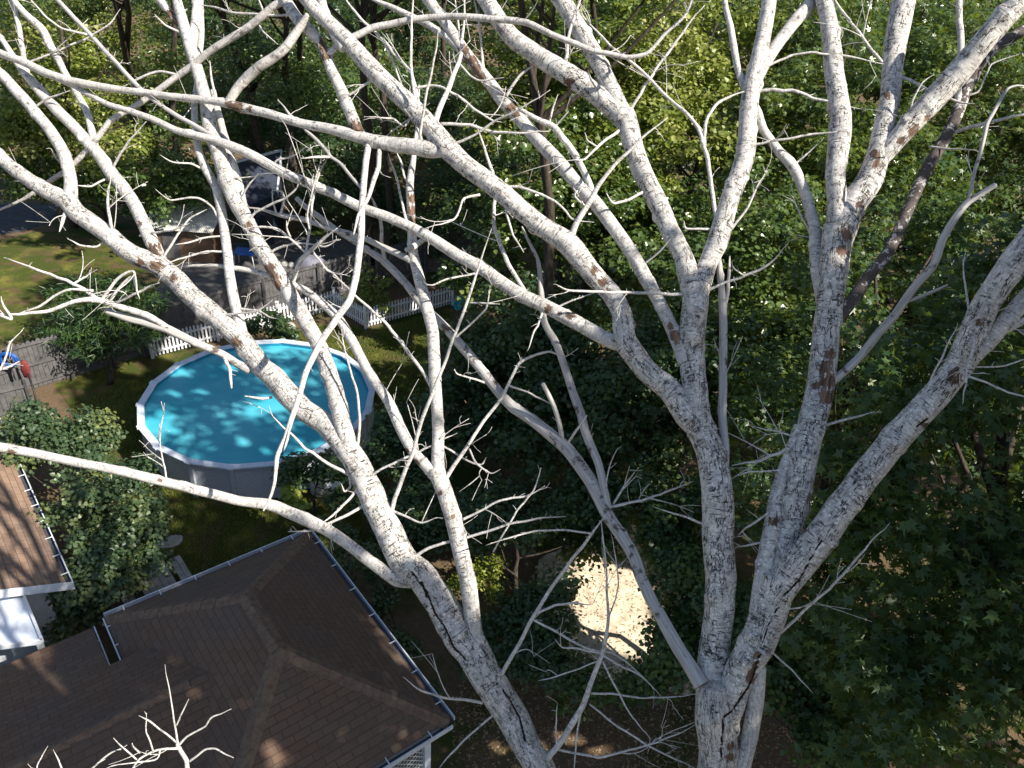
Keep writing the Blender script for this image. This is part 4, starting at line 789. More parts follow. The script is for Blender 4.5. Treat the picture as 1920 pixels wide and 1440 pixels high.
# ------------------------------------------------------------------ the bare white tree
# every stem: id|parent|depth at start, depth at end (metres from the lens)|x,y,width ... ; the root end comes first
STEMS = """
L0||6.6 6.9|1060,1520,50 1040,1480,50 1000,1420,52 960,1350,56 925,1290,62 900,1240,48
L1|L0|7.0 8.3|945,1325,50 915,1275,60 885,1220,62 860,1190,62 825,1130,60 790,1080,58 750,1045,56 720,985,52 700,930,50 670,870,48 640,830,46 600,790,42 540,740,44 500,695,40 455,640,40 400,590,40 350,545,38 300,500,40 245,475,36 200,440,34 145,400,34 125,378,34 90,360,30 40,325,26 0,295,24 -60,255,22
L1b|L1|8.2 8.6|130,390,30 133,365,27 132,335,25 120,290,24 90,240,22 50,190,22 0,140,21 -50,95,20
L2|L0|6.9 7.1|935,1300,36 910,1255,42 896,1215,40 888,1180,34 880,1100,34 868,1050,34 850,980,34 835,930,34 815,880,36
L2a|L2|7.1 7.6|822,900,30 822,860,26 822,800,24 815,700,24 810,620,24 790,540,24 775,480,20 772,420,18 768,350,16 775,300,13 784,220,10 786,160,7
L2b|L2|7.1 8.0|818,890,28 790,865,22 770,840,22 745,785,22 720,740,20 690,690,20 660,640,20 635,600,18 600,565,17 570,542,15 533,527,13 480,510,11 440,503,11 400,498,10 350,500,8 325,510,6
L4|L1|7.5 8.2|672,885,44 660,850,38 645,800,36 625,720,34 600,650,32 560,580,32 530,530,34 500,480,32 473,433,30 450,390,31 430,345,31 412,290,30 398,250,30 385,190,26 372,140,24 360,100,24 345,50,22 332,0,18 325,-30,16
L4f|L4|8.1 8.3|360,92,18 368,35,20 372,0,22 375,-30,20
L4s|L4|8.1 8.3|350,75,14 343,55,15 325,30,16 300,0,18 290,-20,16
L4t|L4|7.9 8.2|478,445,22 462,410,19 447,340,19 430,280,18 418,245,16 400,170,13
L5|L1|7.8 8.3|458,648,26 445,590,22 432,520,20 426,470,19 418,410,19 405,355,18 385,315,17 372,280,15 367,235,14 365,190,12 372,130,12 378,60,12 375,-10,12
L6|L1|8.0 8.7|312,512,26 290,465,28 265,410,26 240,365,26 205,320,26 175,280,24 140,240,22 105,205,22 75,170,20 45,135,16 20,100,12 0,70,10 -20,50,9
L6a|L6|8.3 8.7|180,282,16 167,225,15 148,180,14 120,133,14 100,93,16 80,57,17 50,30,14 28,0,12 15,-30,12
L6c|L6|8.5 8.8|55,150,11 47,117,11 42,90,12 34,45,12 27,17,11 15,-20,10
N|R1|6.1 7.1|1338,862,50 1320,810,50 1300,785,50 1260,740,46 1210,690,43 1175,640,44 1165,590,38 1145,550,38 1110,510,40 1067,460,44 1007,417,38 940,360,38 873,310,38 840,277,40 773,200,36 707,140,36 655,82,32 625,52,28 590,18,26 560,-18,26
N2|N|7.0 7.2|645,92,22 630,65,22 617,40,21 607,10,20 597,-20,20
M|N|6.7 8.2|846,284,20 825,284,26 803,281,34 740,270,30 700,262,26 640,246,22 567,232,18 500,212,18 450,200,20 400,190,16 300,177,14 233,170,14 133,152,16 67,127,16 0,98,14 -40,85,12
Q|M|6.9 7.3|705,268,24 685,262,22 672,248,23 662,225,24 645,185,24 630,145,22 615,110,22 602,82,20 585,60,22 565,38,24 545,15,24 525,-12,22
K|Q|7.2 8.4|540,0,18 520,8,17 467,50,17 393,97,15 333,143,14 287,177,13 240,207,12 205,228,12 175,270,12 133,312,11 83,347,11 43,375,9 0,393,7 -20,400,6
J|N|6.4 8.3|1170,645,38 1140,637,30 1073,600,30 1023,573,28 973,550,28 913,510,26 857,480,24 800,442,22 740,414,20 674,387,20 600,352,20 533,323,20 467,290,19 400,262,17 333,246,14 283,222,13 200,193,12 133,160,12 80,138,10 30,115,9 -10,102,8
K2|J|7.7 8.3|416,264,11 400,253,11 367,237,11 327,213,11 287,187,11 260,163,11 213,113,11 167,63,11 107,0,11 80,-30,10
R0||6.0 5.9|1345,1560,72 1345,1440,72 1345,1385,74 1342,1330,70 1340,1285,48
R1|R0|5.9 6.3|1340,1385,52 1335,1330,60 1338,1265,60 1345,1200,57 1348,1100,58 1350,1000,60 1345,930,60 1335,860,56 1318,810,50 1303,740,49 1299,650,49 1302,580,50 1303,535,50
R1a|R1|6.3 7.2|1302,560,46 1285,490,38 1265,440,36 1235,380,38 1205,320,38 1185,265,38 1172,225,42 1120,180,38 1065,140,40 1010,105,36 960,70,34 930,30,32 905,-20,32
R1c|R1a|6.9 7.2|1178,235,38 1152,180,36 1130,135,34 1105,85,36 1072,35,36 1045,-10,36
R1b|R1|6.3 6.9|1304,560,46 1325,500,36 1345,455,40 1362,400,38 1382,340,36 1398,280,36 1403,220,34 1410,160,34 1425,100,30 1435,50,28 1443,0,28 1448,-30,26
R1d|R1b|6.7 7.0|1411,178,26 1418,150,24 1432,120,24 1465,72,24 1495,32,26 1530,-5,26
G1|R1|5.9 6.4|1358,930,24 1360,850,18 1355,760,17 1357,650,17 1357,580,16 1350,500,12 1345,470,9
G1b|G1|6.2 6.4|1357,600,9 1365,540,9 1368,480,7
R3|R0|5.8 5.7|1350,1400,48 1357,1345,58 1372,1298,62 1395,1250,63 1422,1200,66 1443,1140,68 1460,1080,64
R3a|R3|5.7 6.2|1445,1120,58 1468,1050,54 1482,1000,50 1494,930,52 1505,860,52 1520,800,52 1535,730,52 1545,660,51 1552,600,49 1558,540,51 1565,480,56 1573,425,58
R3c|R3|5.9 6.1|1420,1150,34 1432,1070,34 1443,1000,34 1457,930,32 1475,870,30 1500,800,26
R4|R3a|6.2 6.8|1568,450,48 1570,390,38 1572,320,38 1576,250,42 1570,180,38 1563,120,36 1553,50,32 1545,0,32 1540,-30,32
R5|R3a|6.2 6.8|1572,445,56 1600,385,52 1632,335,50 1650,285,42 1658,240,38 1668,190,38 1673,130,38 1680,70,42 1693,0,44 1700,-30,42
R5b|R5|6.4 6.0|1648,300,34 1685,258,38 1715,225,42 1750,190,45 1797,135,46 1847,75,43 1895,22,42 1935,-20,38
R6|R3|5.6 5.0|1440,1140,58 1483,1080,62 1526,1025,60 1566,970,57 1608,915,55 1650,860,54 1700,800,53 1750,745,52 1800,680,52 1835,610,50 1870,545,50 1910,480,50 1960,410,48
R6b|R6|5.2 5.0|1812,685,30 1850,640,32 1890,595,34 1930,555,36 1980,510,34
R6c|R6|5.2 5.1|1838,648,14 1880,620,15 1930,598,14
R7|R0|6.1 5.95|1380,1520,38 1396,1430,32 1406,1370,33 1416,1310,31 1426,1250,22
S|R3a|6.1 6.9|1545,575,28 1530,500,26 1527,440,24 1518,390,22 1500,340,22 1480,305,22 1455,275,18 1432,245,17 1422,210,15 1400,170,14 1382,120,14 1370,60,13 1362,20,11 1358,-10,10
R5c|R3a|6.3 7.6|1568,600,28 1590,570,26 1625,520,24 1665,475,24 1700,400,22 1732,330,24 1750,295,24 1780,243,24 1803,193,24 1830,133,22 1863,93,22 1920,57,22 1960,40,22
R8|R3a|5.7 5.1|1550,722,18 1570,708,17 1613,668,18 1663,607,18 1707,548,18 1745,503,17 1762,462,17 1785,420,16 1815,380,14 1866,347,11
R8b|R8|5.5 5.4|1690,570,9 1735,552,9 1777,535,8
R9|R8|5.2 5.3|1816,378,9 1822,345,8 1830,315,9 1850,235,10 1870,200,9 1893,163,8 1930,163,8
T|R1|6.3 7.4|1288,680,36 1262,622,28 1240,575,26 1215,530,28 1187,478,28 1157,432,28 1123,385,28 1073,333,28 1023,277,28 975,222,26 940,187,26 907,143,24 873,100,26 847,60,22 820,25,22 797,-10,24
Ta|T|6.9 7.1|1112,365,14 1100,330,15 1085,300,15 1060,265,15 1040,238,15 1005,222,11 975,205,9
Tb|T|7.3 7.6|866,98,14 838,70,16 800,45,15 770,30,14 740,15,12 700,0,9 680,-15,8
U|R0|5.9 8.1|1315,1285,32 1298,1255,30 1280,1225,28 1255,1185,26 1222,1125,24 1190,1045,25 1140,965,26 1110,905,27 1060,840,26 1010,797,24 957,760,22 907,700,20 847,625,19 800,580,18 760,530,16 720,490,15 690,470,13 656,447,12 609,415,12 571,387,11 556,372,10
U2|U|6.6 7.3|1140,955,18 1132,915,18 1122,870,18 1105,830,19 1090,780,19 1075,735,18 1060,690,17 1040,640,16 1020,600,14 1015,550,12 1008,490,11 990,450,10 978,425,8
U2b|J|6.9 7.4|990,558,11 970,520,10 950,490,11 928,430,10 925,400,9 928,360,9 922,320,9 905,270,8 892,235,6
U3|U|6.8 6.6|1052,832,12 1053,817,12 1040,763,12 1017,720,11
V|L1|7.0 6.6|775,1085,40 745,1085,30 705,1058,24 667,1027,23 630,1002,24 574,972,26 517,949,24 460,940,20 400,926,20 333,910,20 270,893,20 200,877,18 120,862,18 60,850,18 0,840,20 -50,828,18
Wn|M|6.9 5.9|692,268,14 686,300,14 682,345,14 680,400,15 675,460,15 668,520,15 655,565,15 630,597,15 600,645,14 575,695,13 552,770,12 536,815,11 522,855,11 517,900,10 505,935,10 494,958,7
Wm|M|6.9 6.7|712,278,12 708,310,12 702,335,12 692,370,10 672,410,9 662,440,7
X|L1|7.5 7.2|470,695,20 445,680,17 417,663,16 367,643,17 317,620,19 275,605,18 240,597,17 197,583,12
X2|X|7.3 7.1|420,667,10 430,695,9 433,728,8
Y|X|7.3 6.8|340,632,12 285,597,14 233,575,14 185,562,13 140,565,9 90,582,8 40,590,8 -15,587,7
P1|M|7.6 7.2|425,197,18 445,165,20 467,143,22 500,118,22 530,95,20 563,53,18 578,28,12
O|Q|7.1 6.2|612,108,14 640,80,15 700,52,15 756,40,14 840,30,14 923,37,15 990,43,14 1040,67,13 1107,93,12 1173,107,10 1213,100,9 1250,63,9 1285,25,9 1300,-15,8
O2|R1a|6.9 6.8|1056,138,11 1063,100,9 1068,55,8 1085,10,7 1092,-15,6
AA|R1b|6.6 7.0|1346,425,10 1337,367,10 1325,290,11 1310,245,10 1285,210,9 1250,180,8 1200,130,8 1150,90,7 1100,40,6 1080,10,5
AA2|AA|6.8 6.9|1322,275,8 1322,235,8 1338,200,8 1360,185,7 1395,172,5
AB|R1a|6.9 6.7|1180,210,8 1205,168,8 1230,130,7 1258,90,7 1285,55,6 1320,10,4
AC|N|6.5 6.3|1067,458,16 1080,420,13 1100,385,12 1120,352,10 1153,308,8 1182,280,7 1210,252,6 1250,220,4
AD|N|6.7 6.6|900,365,7 870,372,6 860,395,5 847,413,5 793,430,3
AE|N|6.7 6.5|910,358,8 973,350,7 1040,377,6 1073,410,5 1113,417,3
AF|R1|6.2 5.9|1305,552,8 1340,538,7 1397,517,7 1440,497,6 1478,457,3
AG|R1|6.2 6.0|1300,552,9 1200,549,8 1140,547,7 1067,545,6 1040,533,3
AH|AF|6.1 6.0|1395,517,5 1378,505,4 1372,490,2
AI|L2a|7.1 6.9|826,915,12 850,875,11 875,838,10 907,790,9 935,755,9 955,715,8 973,683,8 1000,668,7 1030,660,6 1060,668,5 1085,652,3
AJ|AI|7.0 6.9|955,723,6 985,735,5 1010,745,5 1032,757,3
AK|AI|7.0 6.8|880,842,5 895,870,5 920,888,4 937,880,2
AL|L2a|7.1 7.0|828,835,5 870,860,5 900,870,5 912,858,2
AM|L1|7.3 6.6|731,972,12 748,911,11 771,855,11 785,810,10 800,763,10 820,713,9 847,645,8 873,573,8 893,513,7 907,470,6 922,430,4
AN|L1|7.4 7.2|665,912,6 700,887,6 745,865,6 808,836,5 840,820,4 858,812,2
AO|L1|7.4 7.1|662,895,9 611,866,8 574,842,7 549,817,6 530,800,4 510,780,3 505,760,2
AP|AO|7.3 7.3|655,890,7 657,912,6 646,920,5 640,905,3
AQ|L1|7.3 7.1|705,935,9 660,960,8 615,982,7 580,995,6 540,997,4
AR|L1|7.3 7.1|680,905,8 655,935,7 625,965,6 600,985,3
AS|L1|7.1 6.7|765,1055,10 797,1030,8 840,1017,7 890,1003,7 957,983,6 1020,970,5 1062,968,3
AT|L0|6.7 6.3|925,1285,12 967,1218,10 1000,1158,10 1040,1093,9 1080,1040,8 1110,1000,8 1133,970,5
AU|AT|6.4 6.5|1108,1000,5 1060,995,5 1000,997,5 950,1010,4 910,1023,2
AV|AT|6.5 6.4|1006,1150,7 1040,1135,6 1075,1130,5 1110,1133,3
AW|AT|6.5 6.2|1000,1162,6 1050,1190,6 1100,1215,6 1150,1225,5 1190,1255,4 1245,1312,2
BA|L0|6.6 6.2|1012,1445,17 1040,1410,13 1065,1370,13 1095,1320,12 1115,1265,10 1133,1207,9 1142,1160,7 1137,1090,5 1130,1000,4 1128,975,3
BB|BA|6.4 6.2|1108,1300,6 1150,1302,5 1200,1308,4 1240,1308,4 1280,1305,3 1330,1300,2
BC|BA|6.4 6.1|1105,1320,5 1150,1355,5 1210,1395,5 1270,1425,4 1320,1450,3
BD|BA|6.3 6.2|1130,1228,6 1165,1250,5 1205,1270,4 1247,1312,2
BE|BA|6.3 6.3|1128,1225,5 1085,1217,5 1055,1215,4 1040,1198,2
BF|BA|6.3 6.3|1125,1238,4 1080,1255,4 1040,1270,4 1008,1276,2
BG|BA|6.3 6.2|1130,1240,5 1160,1300,5 1185,1345,4 1220,1385,2
BH|BA|6.5 6.1|1045,1405,6 1120,1420,6 1190,1405,5 1260,1380,4 1310,1355,2
BI|BA|6.5 6.4|1045,1405,5 1042,1360,4 1045,1318,2
BJ|BA|6.4 6.4|1090,1330,5 1080,1400,5 1076,1450,3
BK|BA|6.3 6.2|1140,1162,4 1160,1100,4 1155,1050,3 1145,1000,2
BL|L0|6.7 6.5|905,1318,8 865,1312,7 830,1307,6 790,1293,5 755,1270,3
BM|L0|6.7 6.6|925,1340,6 880,1380,5 850,1410,5 825,1440,3
CA|R3a|5.8 5.9|1500,828,9 1460,848,8 1420,863,7 1372,873,4
CB|R3a|5.8 5.9|1492,880,5 1460,883,4 1410,885,4 1375,893,2
CC|R3a|5.8 5.7|1545,798,7 1590,785,6 1640,770,3
CD|R3a|5.8 5.9|1500,822,5 1450,808,4 1412,800,2
CE|R3|5.7 5.4|1458,1192,8 1513,1140,7 1563,1097,7 1613,1040,6 1668,980,3
CF|R3|5.7 5.6|1450,1225,5 1490,1262,4 1524,1300,2
CG|R3|5.7 5.6|1470,1142,4 1500,1140,4 1521,1128,2
CH|R3a|5.9 6.0|1450,955,5 1410,985,6 1383,1005,3
CI|R3a|5.9 6.0|1462,1015,7 1420,1018,6 1383,1025,4
DA|R1b|6.7 6.6|1432,128,7 1480,105,6 1530,99,6 1590,105,5 1655,121,4
DB|R1b|6.7 6.5|1412,172,9 1470,168,9 1510,180,8 1550,190,6 1612,203,3
DC|R1b|6.7 6.5|1402,272,7 1470,262,6 1520,252,6 1572,246,4
DD|R5|6.6 6.7|1670,133,7 1640,100,7 1605,55,7 1580,20,6 1560,-10,5
DE|R5|6.6 6.2|1675,140,9 1705,150,8 1745,170,7 1800,192,6 1827,195,3
DF|R5b|6.4 6.3|1707,235,5 1710,190,5 1730,155,4 1752,140,2
DG|R5c|7.2 7.5|1782,255,14 1795,190,14 1802,100,14 1800,40,14 1797,-20,13
DH|R5c|7.2 7.0|1778,252,9 1847,230,9 1930,212,8
DI|R5c|7.3 7.0|1742,275,6 1775,278,5 1830,281,3
DJ|R6|5.2 5.4|1818,590,6 1808,530,5 1810,468,3
DK|R6|5.2 4.9|1828,608,8 1822,660,7 1813,700,6 1807,757,4
DL|DK|5.0 4.9|1814,705,6 1870,725,5 1930,747,5
DM|R6|5.2 5.0|1822,688,5 1880,688,4 1930,670,4
DN|R6|5.4 5.3|1738,730,5 1765,670,5 1797,608,3
DO|R1b|6.5 6.4|1370,432,7 1400,390,6 1420,350,5 1438,315,2
DP|R1b|6.5 6.5|1348,428,7 1310,430,6 1285,428,5 1282,413,3
DQ|S|6.3 6.5|1522,445,4 1495,390,4 1483,343,2
DR|S|6.5 6.4|1488,310,5 1510,290,5 1531,271,2
DS|R5c|7.0 6.9|1812,180,6 1835,170,5 1860,120,4 1915,100,3
EB|J|6.8 7.0|765,424,7 755,381,6 745,340,6 738,318,5 728,286,3
EC|L2a|7.4 7.5|770,400,8 766,347,6 757,329,6 750,300,5 745,285,4
ED|N|6.8 6.9|785,225,8 770,120,7 772,60,6 774,-10,6
EE|N|6.8 6.4|786,262,8 797,190,7 808,140,6 817,90,5 822,50,3
EF|N|6.8 7.1|808,258,14 825,205,12 847,152,11 860,117,9 868,70,7 873,-10,6
EG|EF|6.9 7.1|866,85,6 860,50,6 852,-10,5
EH|EF|6.9 6.7|862,120,6 880,140,5 900,152,5 945,145,3
EI|T|7.0 7.1|908,146,7 903,90,6 898,40,6 886,-10,5
EJ|N|6.9 7.4|790,262,9 783,185,9 772,140,7 742,103,7 715,70,7 683,43,7 655,8,6 635,-20,6
EK|EJ|7.1 7.0|720,77,6 737,117,5 753,157,5 775,205,4
EL|EJ|7.0 6.9|785,195,6 760,236,5 733,221,5 685,219,3
EM|EJ|7.0 6.8|780,165,7 813,160,6 857,177,6 890,203,6 923,227,5 942,230,3
EN|EM|6.9 6.8|857,178,6 880,196,5 905,213,4 946,217,3
EO|N|6.7 6.5|826,232,8 873,234,8 925,247,7 975,248,6 1032,245,4
EP|N|6.7 6.3|832,278,8 890,253,6 925,228,6 975,205,5 1032,168,3
EQ|T|7.0 6.9|948,182,8 973,143,7 1002,122,5
ER|Ta|6.9 6.8|1030,232,6 1037,200,5 1046,176,3
ES|Ta|6.9 6.8|1040,238,5 1066,209,3
ET|R1a|6.9 6.6|1172,238,10 1150,253,8 1123,273,7 1097,298,5 1078,300,3
EU|ET|6.8 6.7|1120,275,4 1100,262,4 1095,248,2
EV|R1a|6.7 6.5|1222,352,8 1180,373,7 1150,380,6 1136,362,3
EW|N|6.6 6.5|948,372,7 950,403,6 963,443,5 981,474,4
EX|T|6.8 6.6|1090,352,6 1077,367,6 1097,385,5 1075,352,3
EY|R1a|6.9 6.7|1130,185,6 1108,150,5 1103,130,3
EZ|N|6.9 7.0|700,150,7 660,175,6 642,180,5
FA|L4|7.9 7.6|462,425,7 477,400,6 515,381,6 537,370,5 556,353,5 560,341,3
FB|L2a|7.4 7.9|772,490,14 750,477,14 712,460,13 684,447,12 646,436,12 600,422,12 562,410,12 524,403,10 490,393,8 455,388,5
FC|FB|7.8 7.7|526,402,7 533,375,6 528,360,5 512,358,3
FD|FB|7.8 7.7|518,400,5 512,375,4 510,353,2
FE|L2b|7.6 7.2|548,532,12 556,505,12 568,485,12 590,465,10 610,445,8 632,428,5
FF|FE|7.4 7.3|572,480,7 580,435,6 585,390,6 592,345,6 600,320,5 613,297,3
FG|FE|7.4 7.2|580,430,5 576,400,4 585,360,4 595,325,4 602,297,3
FH|L4|7.7 7.4|500,482,7 515,468,6 534,461,6 571,457,5 610,462,5 635,448,3
FI|FE|7.4 7.5|575,476,6 552,455,6 525,434,6 510,427,6 477,425,5 455,430,3
FJ|FI|7.5 7.4|545,445,5 538,430,5 537,413,3
FK|FE|7.4 7.2|584,468,6 600,490,5 615,508,5 637,513,4 653,503,2
FL|L2a|7.2 7.5|814,735,10 795,700,9 758,648,9 730,613,8 705,588,7 670,558,6 640,528,5 605,497,5 587,472,4
FM|U|7.9 7.6|722,492,11 717,455,10 713,415,9 702,383,7 690,360,5
FN|Wn|6.9 7.4|682,358,8 646,316,8 618,291,9 599,268,9 570,240,8 540,210,7 520,185,5
FO|FN|7.2 7.0|620,294,8 600,295,7 564,296,3
FP|L6|8.1 8.0|306,483,7 330,447,6 352,412,5 372,400,4 388,392,2
FQ|L5|7.9 7.8|425,445,6 409,443,5 379,447,5 352,456,5 328,459,3
FR|L5|7.8 7.7|424,472,6 381,473,5 345,484,5 315,492,3
FS|L6|8.1 7.8|262,442,6 287,436,5 324,432,5 355,418,3
FT|L1|8.0 7.9|200,452,6 176,463,5 150,459,5 128,448,3
FU|L5|8.0 7.8|408,408,6 398,388,5 382,376,5 356,371,5 319,374,4 291,354,2
FV|L5|8.1 7.9|378,316,6 356,307,5 324,305,4 299,290,2
FW|L4|8.0 7.9|432,332,5 452,333,4 484,329,3 490,315,2
FX|L4|8.0 7.8|440,370,6 456,365,5 468,348,5 484,325,2
FY|J|7.6 7.4|510,312,6 520,301,5 552,291,5 582,270,3
FZ|L1|7.8 7.5|400,592,7 450,588,5 483,583,5 510,563,3
GA|L5|7.7 7.5|440,577,6 483,583,5 505,594,4 519,597,2
GB|AM|6.8 6.7|880,568,5 907,568,5 938,570,3
GC|AM|6.9 6.7|852,635,6 887,603,5 913,577,5 918,536,3
GD|U|7.4 7.2|910,718,6 887,710,5 858,702,4 852,692,2
GE|L4|7.5 7.3|664,862,9 672,825,7 675,780,7 668,730,6 655,690,5 645,650,4 640,618,3
GF|L1|7.6 7.5|510,745,7 493,747,7 459,743,5
GG|L1|7.3 7.1|722,950,8 752,964,6 789,981,5 820,970,3
GH|L1|7.1 7.1|740,1015,7 773,1037,5 804,1053,3
GI|L2|7.1 6.9|866,975,7 900,957,6 940,937,6 990,930,5 1022,911,3
GJ|AS|7.0 6.9|925,1035,4 970,957,5 1000,920,4 1014,876,2
GK|U|6.4 6.2|1145,950,8 1207,937,6 1257,920,5 1300,902,3
GL|U|6.4 6.3|1150,945,6 1173,907,5 1191,882,2
GM|U|6.5 6.4|1132,930,4 1145,870,3 1158,838,2
GN|U|6.7 6.5|1060,838,7 1083,803,6 1101,778,4
GO|J|6.7 6.6|1036,580,5 1090,557,4 1118,549,2
GP|J|6.7 6.6|1020,580,7 1010,603,5 1000,623,5 991,655,3
GQ|R1|6.0 5.9|1330,987,7 1280,968,5 1225,951,2
GR|J|6.9 6.8|905,512,7 887,513,6 840,523,5 812,535,4 796,532,2
GS|Y|7.2 7.2|185,562,10 150,538,9 83,510,7 10,484,4
GT|Y|7.2 7.1|175,545,7 135,543,6 100,555,6 70,575,6 30,590,4
GU|Y|7.3 7.2|190,563,8 215,530,8 235,512,7 250,510,6 258,540,3
GV|Y|7.3 7.2|205,566,8 230,530,7 248,520,6 258,545,5 262,560,3
GW|Y|7.3 7.1|215,568,7 255,552,6 275,540,6 300,530,3
GX|GS|7.2 7.2|135,534,6 155,522,5 172,510,3
GY|V|6.6 6.7|-42,830,8 -28,740,7 0,692,6 12,665,5 20,643,5 43,620,3
GZ|V|6.6 6.7|-30,720,7 0,695,6 18,688,6 36,677,3
HA|Y|6.9 6.9|-12,586,8 22,598,7 10,578,6 3,556,3
HB|V|6.9 6.8|313,906,5 302,840,4 302,800,4 310,756,2
HC|Wn|6.1 6.0|548,785,7 536,830,6 532,845,3
HD|L4|8.2 8.1|340,62,6 310,47,5 290,26,3
HE|Q|7.2 7.6|562,30,7 546,29,6 494,28,6 437,24,6 400,13,5 370,8,3
HF|HE|7.4 7.4|496,28,5 490,10,4 480,-12,4
HG|K|7.6 7.5|486,48,5 500,66,4 521,83,2
HH|L6c|8.6 8.4|53,117,6 100,98,5 160,73,5 207,43,4 226,17,2
HI|K2|7.9 7.8|165,65,6 117,53,5 83,27,5 50,-10,4
HJ|K|7.9 8.0|340,142,6 300,133,6 260,147,6 228,165,3
HK|L6|8.4 8.1|208,320,7 240,267,6 275,228,3
HL|M|7.7 7.6|406,190,7 397,150,6 393,113,3
HM|L1|8.1 8.0|222,456,8 214,440,8 206,411,8 201,382,7 203,355,6 208,333,3
HN|L1b|8.2 8.1|127,392,12 116,412,9 110,434,5
HO|L6|8.4 8.3|200,335,6 170,348,5 145,348,4
HP|K|8.1 7.9|130,313,6 108,300,5 96,280,4
HQ|L1b|8.3 8.1|60,205,6 90,185,5 130,170,4
HR|T|6.5 6.3|1200,500,6 1240,470,5 1262,440,3
HS|L2a|7.3 7.1|800,445,9 778,462,14 762,470,10
IB||5.6 5.4|520,1560,16 420,1500,15 358,1450,13 352,1425,12 335,1400,11 333,1392,9
IC|IB|5.4 5.3|333,1395,8 330,1370,6 323,1327,5 316,1285,4 310,1246,3
ID|IC|5.4 5.3|330,1362,5 342,1335,5 354,1311,3
IE|IB|5.4 5.3|335,1398,8 350,1380,7 383,1363,6 400,1343,6 434,1329,4
IF|IB|5.4 5.4|336,1396,7 300,1367,6 280,1353,6 259,1343,3
IG|IB|5.4 5.3|340,1403,8 310,1405,8 285,1411,7 262,1422,7 245,1445,6 238,1470,5
IH|IG|5.4 5.3|288,1411,6 278,1380,5 273,1360,4 274,1336,3
II|IG|5.4 5.3|256,1424,6 235,1405,5 213,1384,3
IJ|IB|5.4 5.3|355,1428,8 370,1416,7 385,1405,7 402,1405,6 420,1415,5 436,1421,4
IK|IG|5.4 5.3|262,1412,6 250,1398,5 248,1392,4
IL|IB|5.5 5.4|400,1490,9 250,1490,8 165,1455,7 205,1413,6 239,1396,3
IM|IL|5.5 5.4|160,1465,6 120,1450,5 110,1425,5 100,1405,2
IN|IL|5.5 5.4|150,1475,6 72,1445,5 78,1420,4 88,1399,2
IO|IG|5.4 5.3|300,1407,5 290,1425,5 207,1437,4
"""
def hash_(s): 
    h = 7
    for c in s: h = (h*131+ord(c)) % 1000003
    return h
def catmull(P_, n):
    """resample a polyline of row vectors at n steps per segment"""
    Q = np.vstack([2*P_[0]-P_[1], P_, 2*P_[-1]-P_[-2]]); out = []
    for i in range(1, len(Q)-2):
        t = np.linspace(0, 1, n, endpoint=False)[:, None]
        a, b, c, d = Q[i-1], Q[i], Q[i+1], Q[i+2]
        h1 = 2*t**3-3*t**2+1; h2 = t**3-2*t**2+t; h3 = -2*t**3+3*t**2; h4 = t**3-t**2; k_ = .34; out.append(h1*b+h2*k_*(c-a)+h3*c+h4*k_*(d-b))
    return np.vstack(out+[Q[-2][None]])
PEEL = {'Q': [(603, 86, 15), (612, 104, 12), (668, 240, 17), (678, 258, 13)], 'M': [(445, 200, 13), (430, 197, 9), (468, 205, 7)], 'L1': [(293, 500, 15), (262, 492, 9), (443, 642, 12), (560, 745, 7), (325, 520, 8)],
        'L4': [(505, 503, 10), (512, 518, 12), (522, 535, 10), (468, 424, 11), (520, 528, 9)], 'T': [(868, 93, 12), (880, 112, 14), (893, 130, 12), (905, 143, 9), (958, 200, 12), (968, 212, 9), (1268, 632, 15), (1258, 612, 7)],
        'R5': [(1664, 178, 9), (1640, 290, 10), (1645, 308, 11), (1612, 385, 9)], 'R3a': [(1549, 690, 19), (1552, 715, 20), (1550, 742, 18), (1530, 722, 12), (1556, 665, 11), (1590, 440, 14), (1578, 470, 13), (1525, 938, 13), (1450, 990, 9)],
        'R6': [(1787, 712, 13), (1797, 700, 11), (1737, 798, 9), (1835, 605, 8)], 'N': [(1114, 508, 9), (1130, 528, 11), (1140, 545, 6), (1300, 790, 5)], 'R1a': [(1068, 155, 10)], 'L2a': [(774, 372, 11), (772, 395, 12), (775, 415, 9)],
        'J': [(1068, 592, 10), (1028, 578, 9), (1050, 588, 6), (570, 340, 6)], 'L6': [(287, 470, 15), (296, 484, 12), (262, 420, 6)], 'R5b': [(1712, 245, 15), (1690, 265, 10), (1740, 222, 7)], 'L2b': [(778, 868, 9), (762, 845, 6)], 'L2': [(825, 925, 6), (848, 968, 5)],
        'X': [(262, 603, 8)], 'V': [(20, 850, 10), (-10, 845, 10), (300, 900, 5)], 'R3': [(1412, 1262, 11), (1408, 1275, 11), (1417, 1245, 10), (1421, 1228, 8), (1370, 1400, 12)], 'R0': [(1372, 1400, 10), (1370, 1420, 10)], 'L4s': [(328, 42, 13), (318, 25, 11)], 'R3c': [(1450, 975, 12)]}
CRACK = {'R3': [[(1355, 1370), (1372, 1335), (1400, 1295), (1412, 1275), (1424, 1230), (1438, 1185), (1452, 1150), (1478, 1118), (1500, 1090)]], 'R6': [[(1470, 1118), (1500, 1088), (1522, 1045), (1540, 1015)], [(1720, 800), (1740, 785)]],
         'R0': [[(1352, 1430), (1354, 1390), (1358, 1345), (1372, 1335)]], 'L0': [[(925, 1255), (935, 1280), (955, 1310), (975, 1345), (985, 1390)]], 'L1': [[(770, 1070), (800, 1110), (815, 1150), (835, 1180), (850, 1215), (875, 1240)], [(790, 1090), (800, 1120)]],
         'R3a': [[(1545, 860), (1535, 900), (1530, 940)]]}
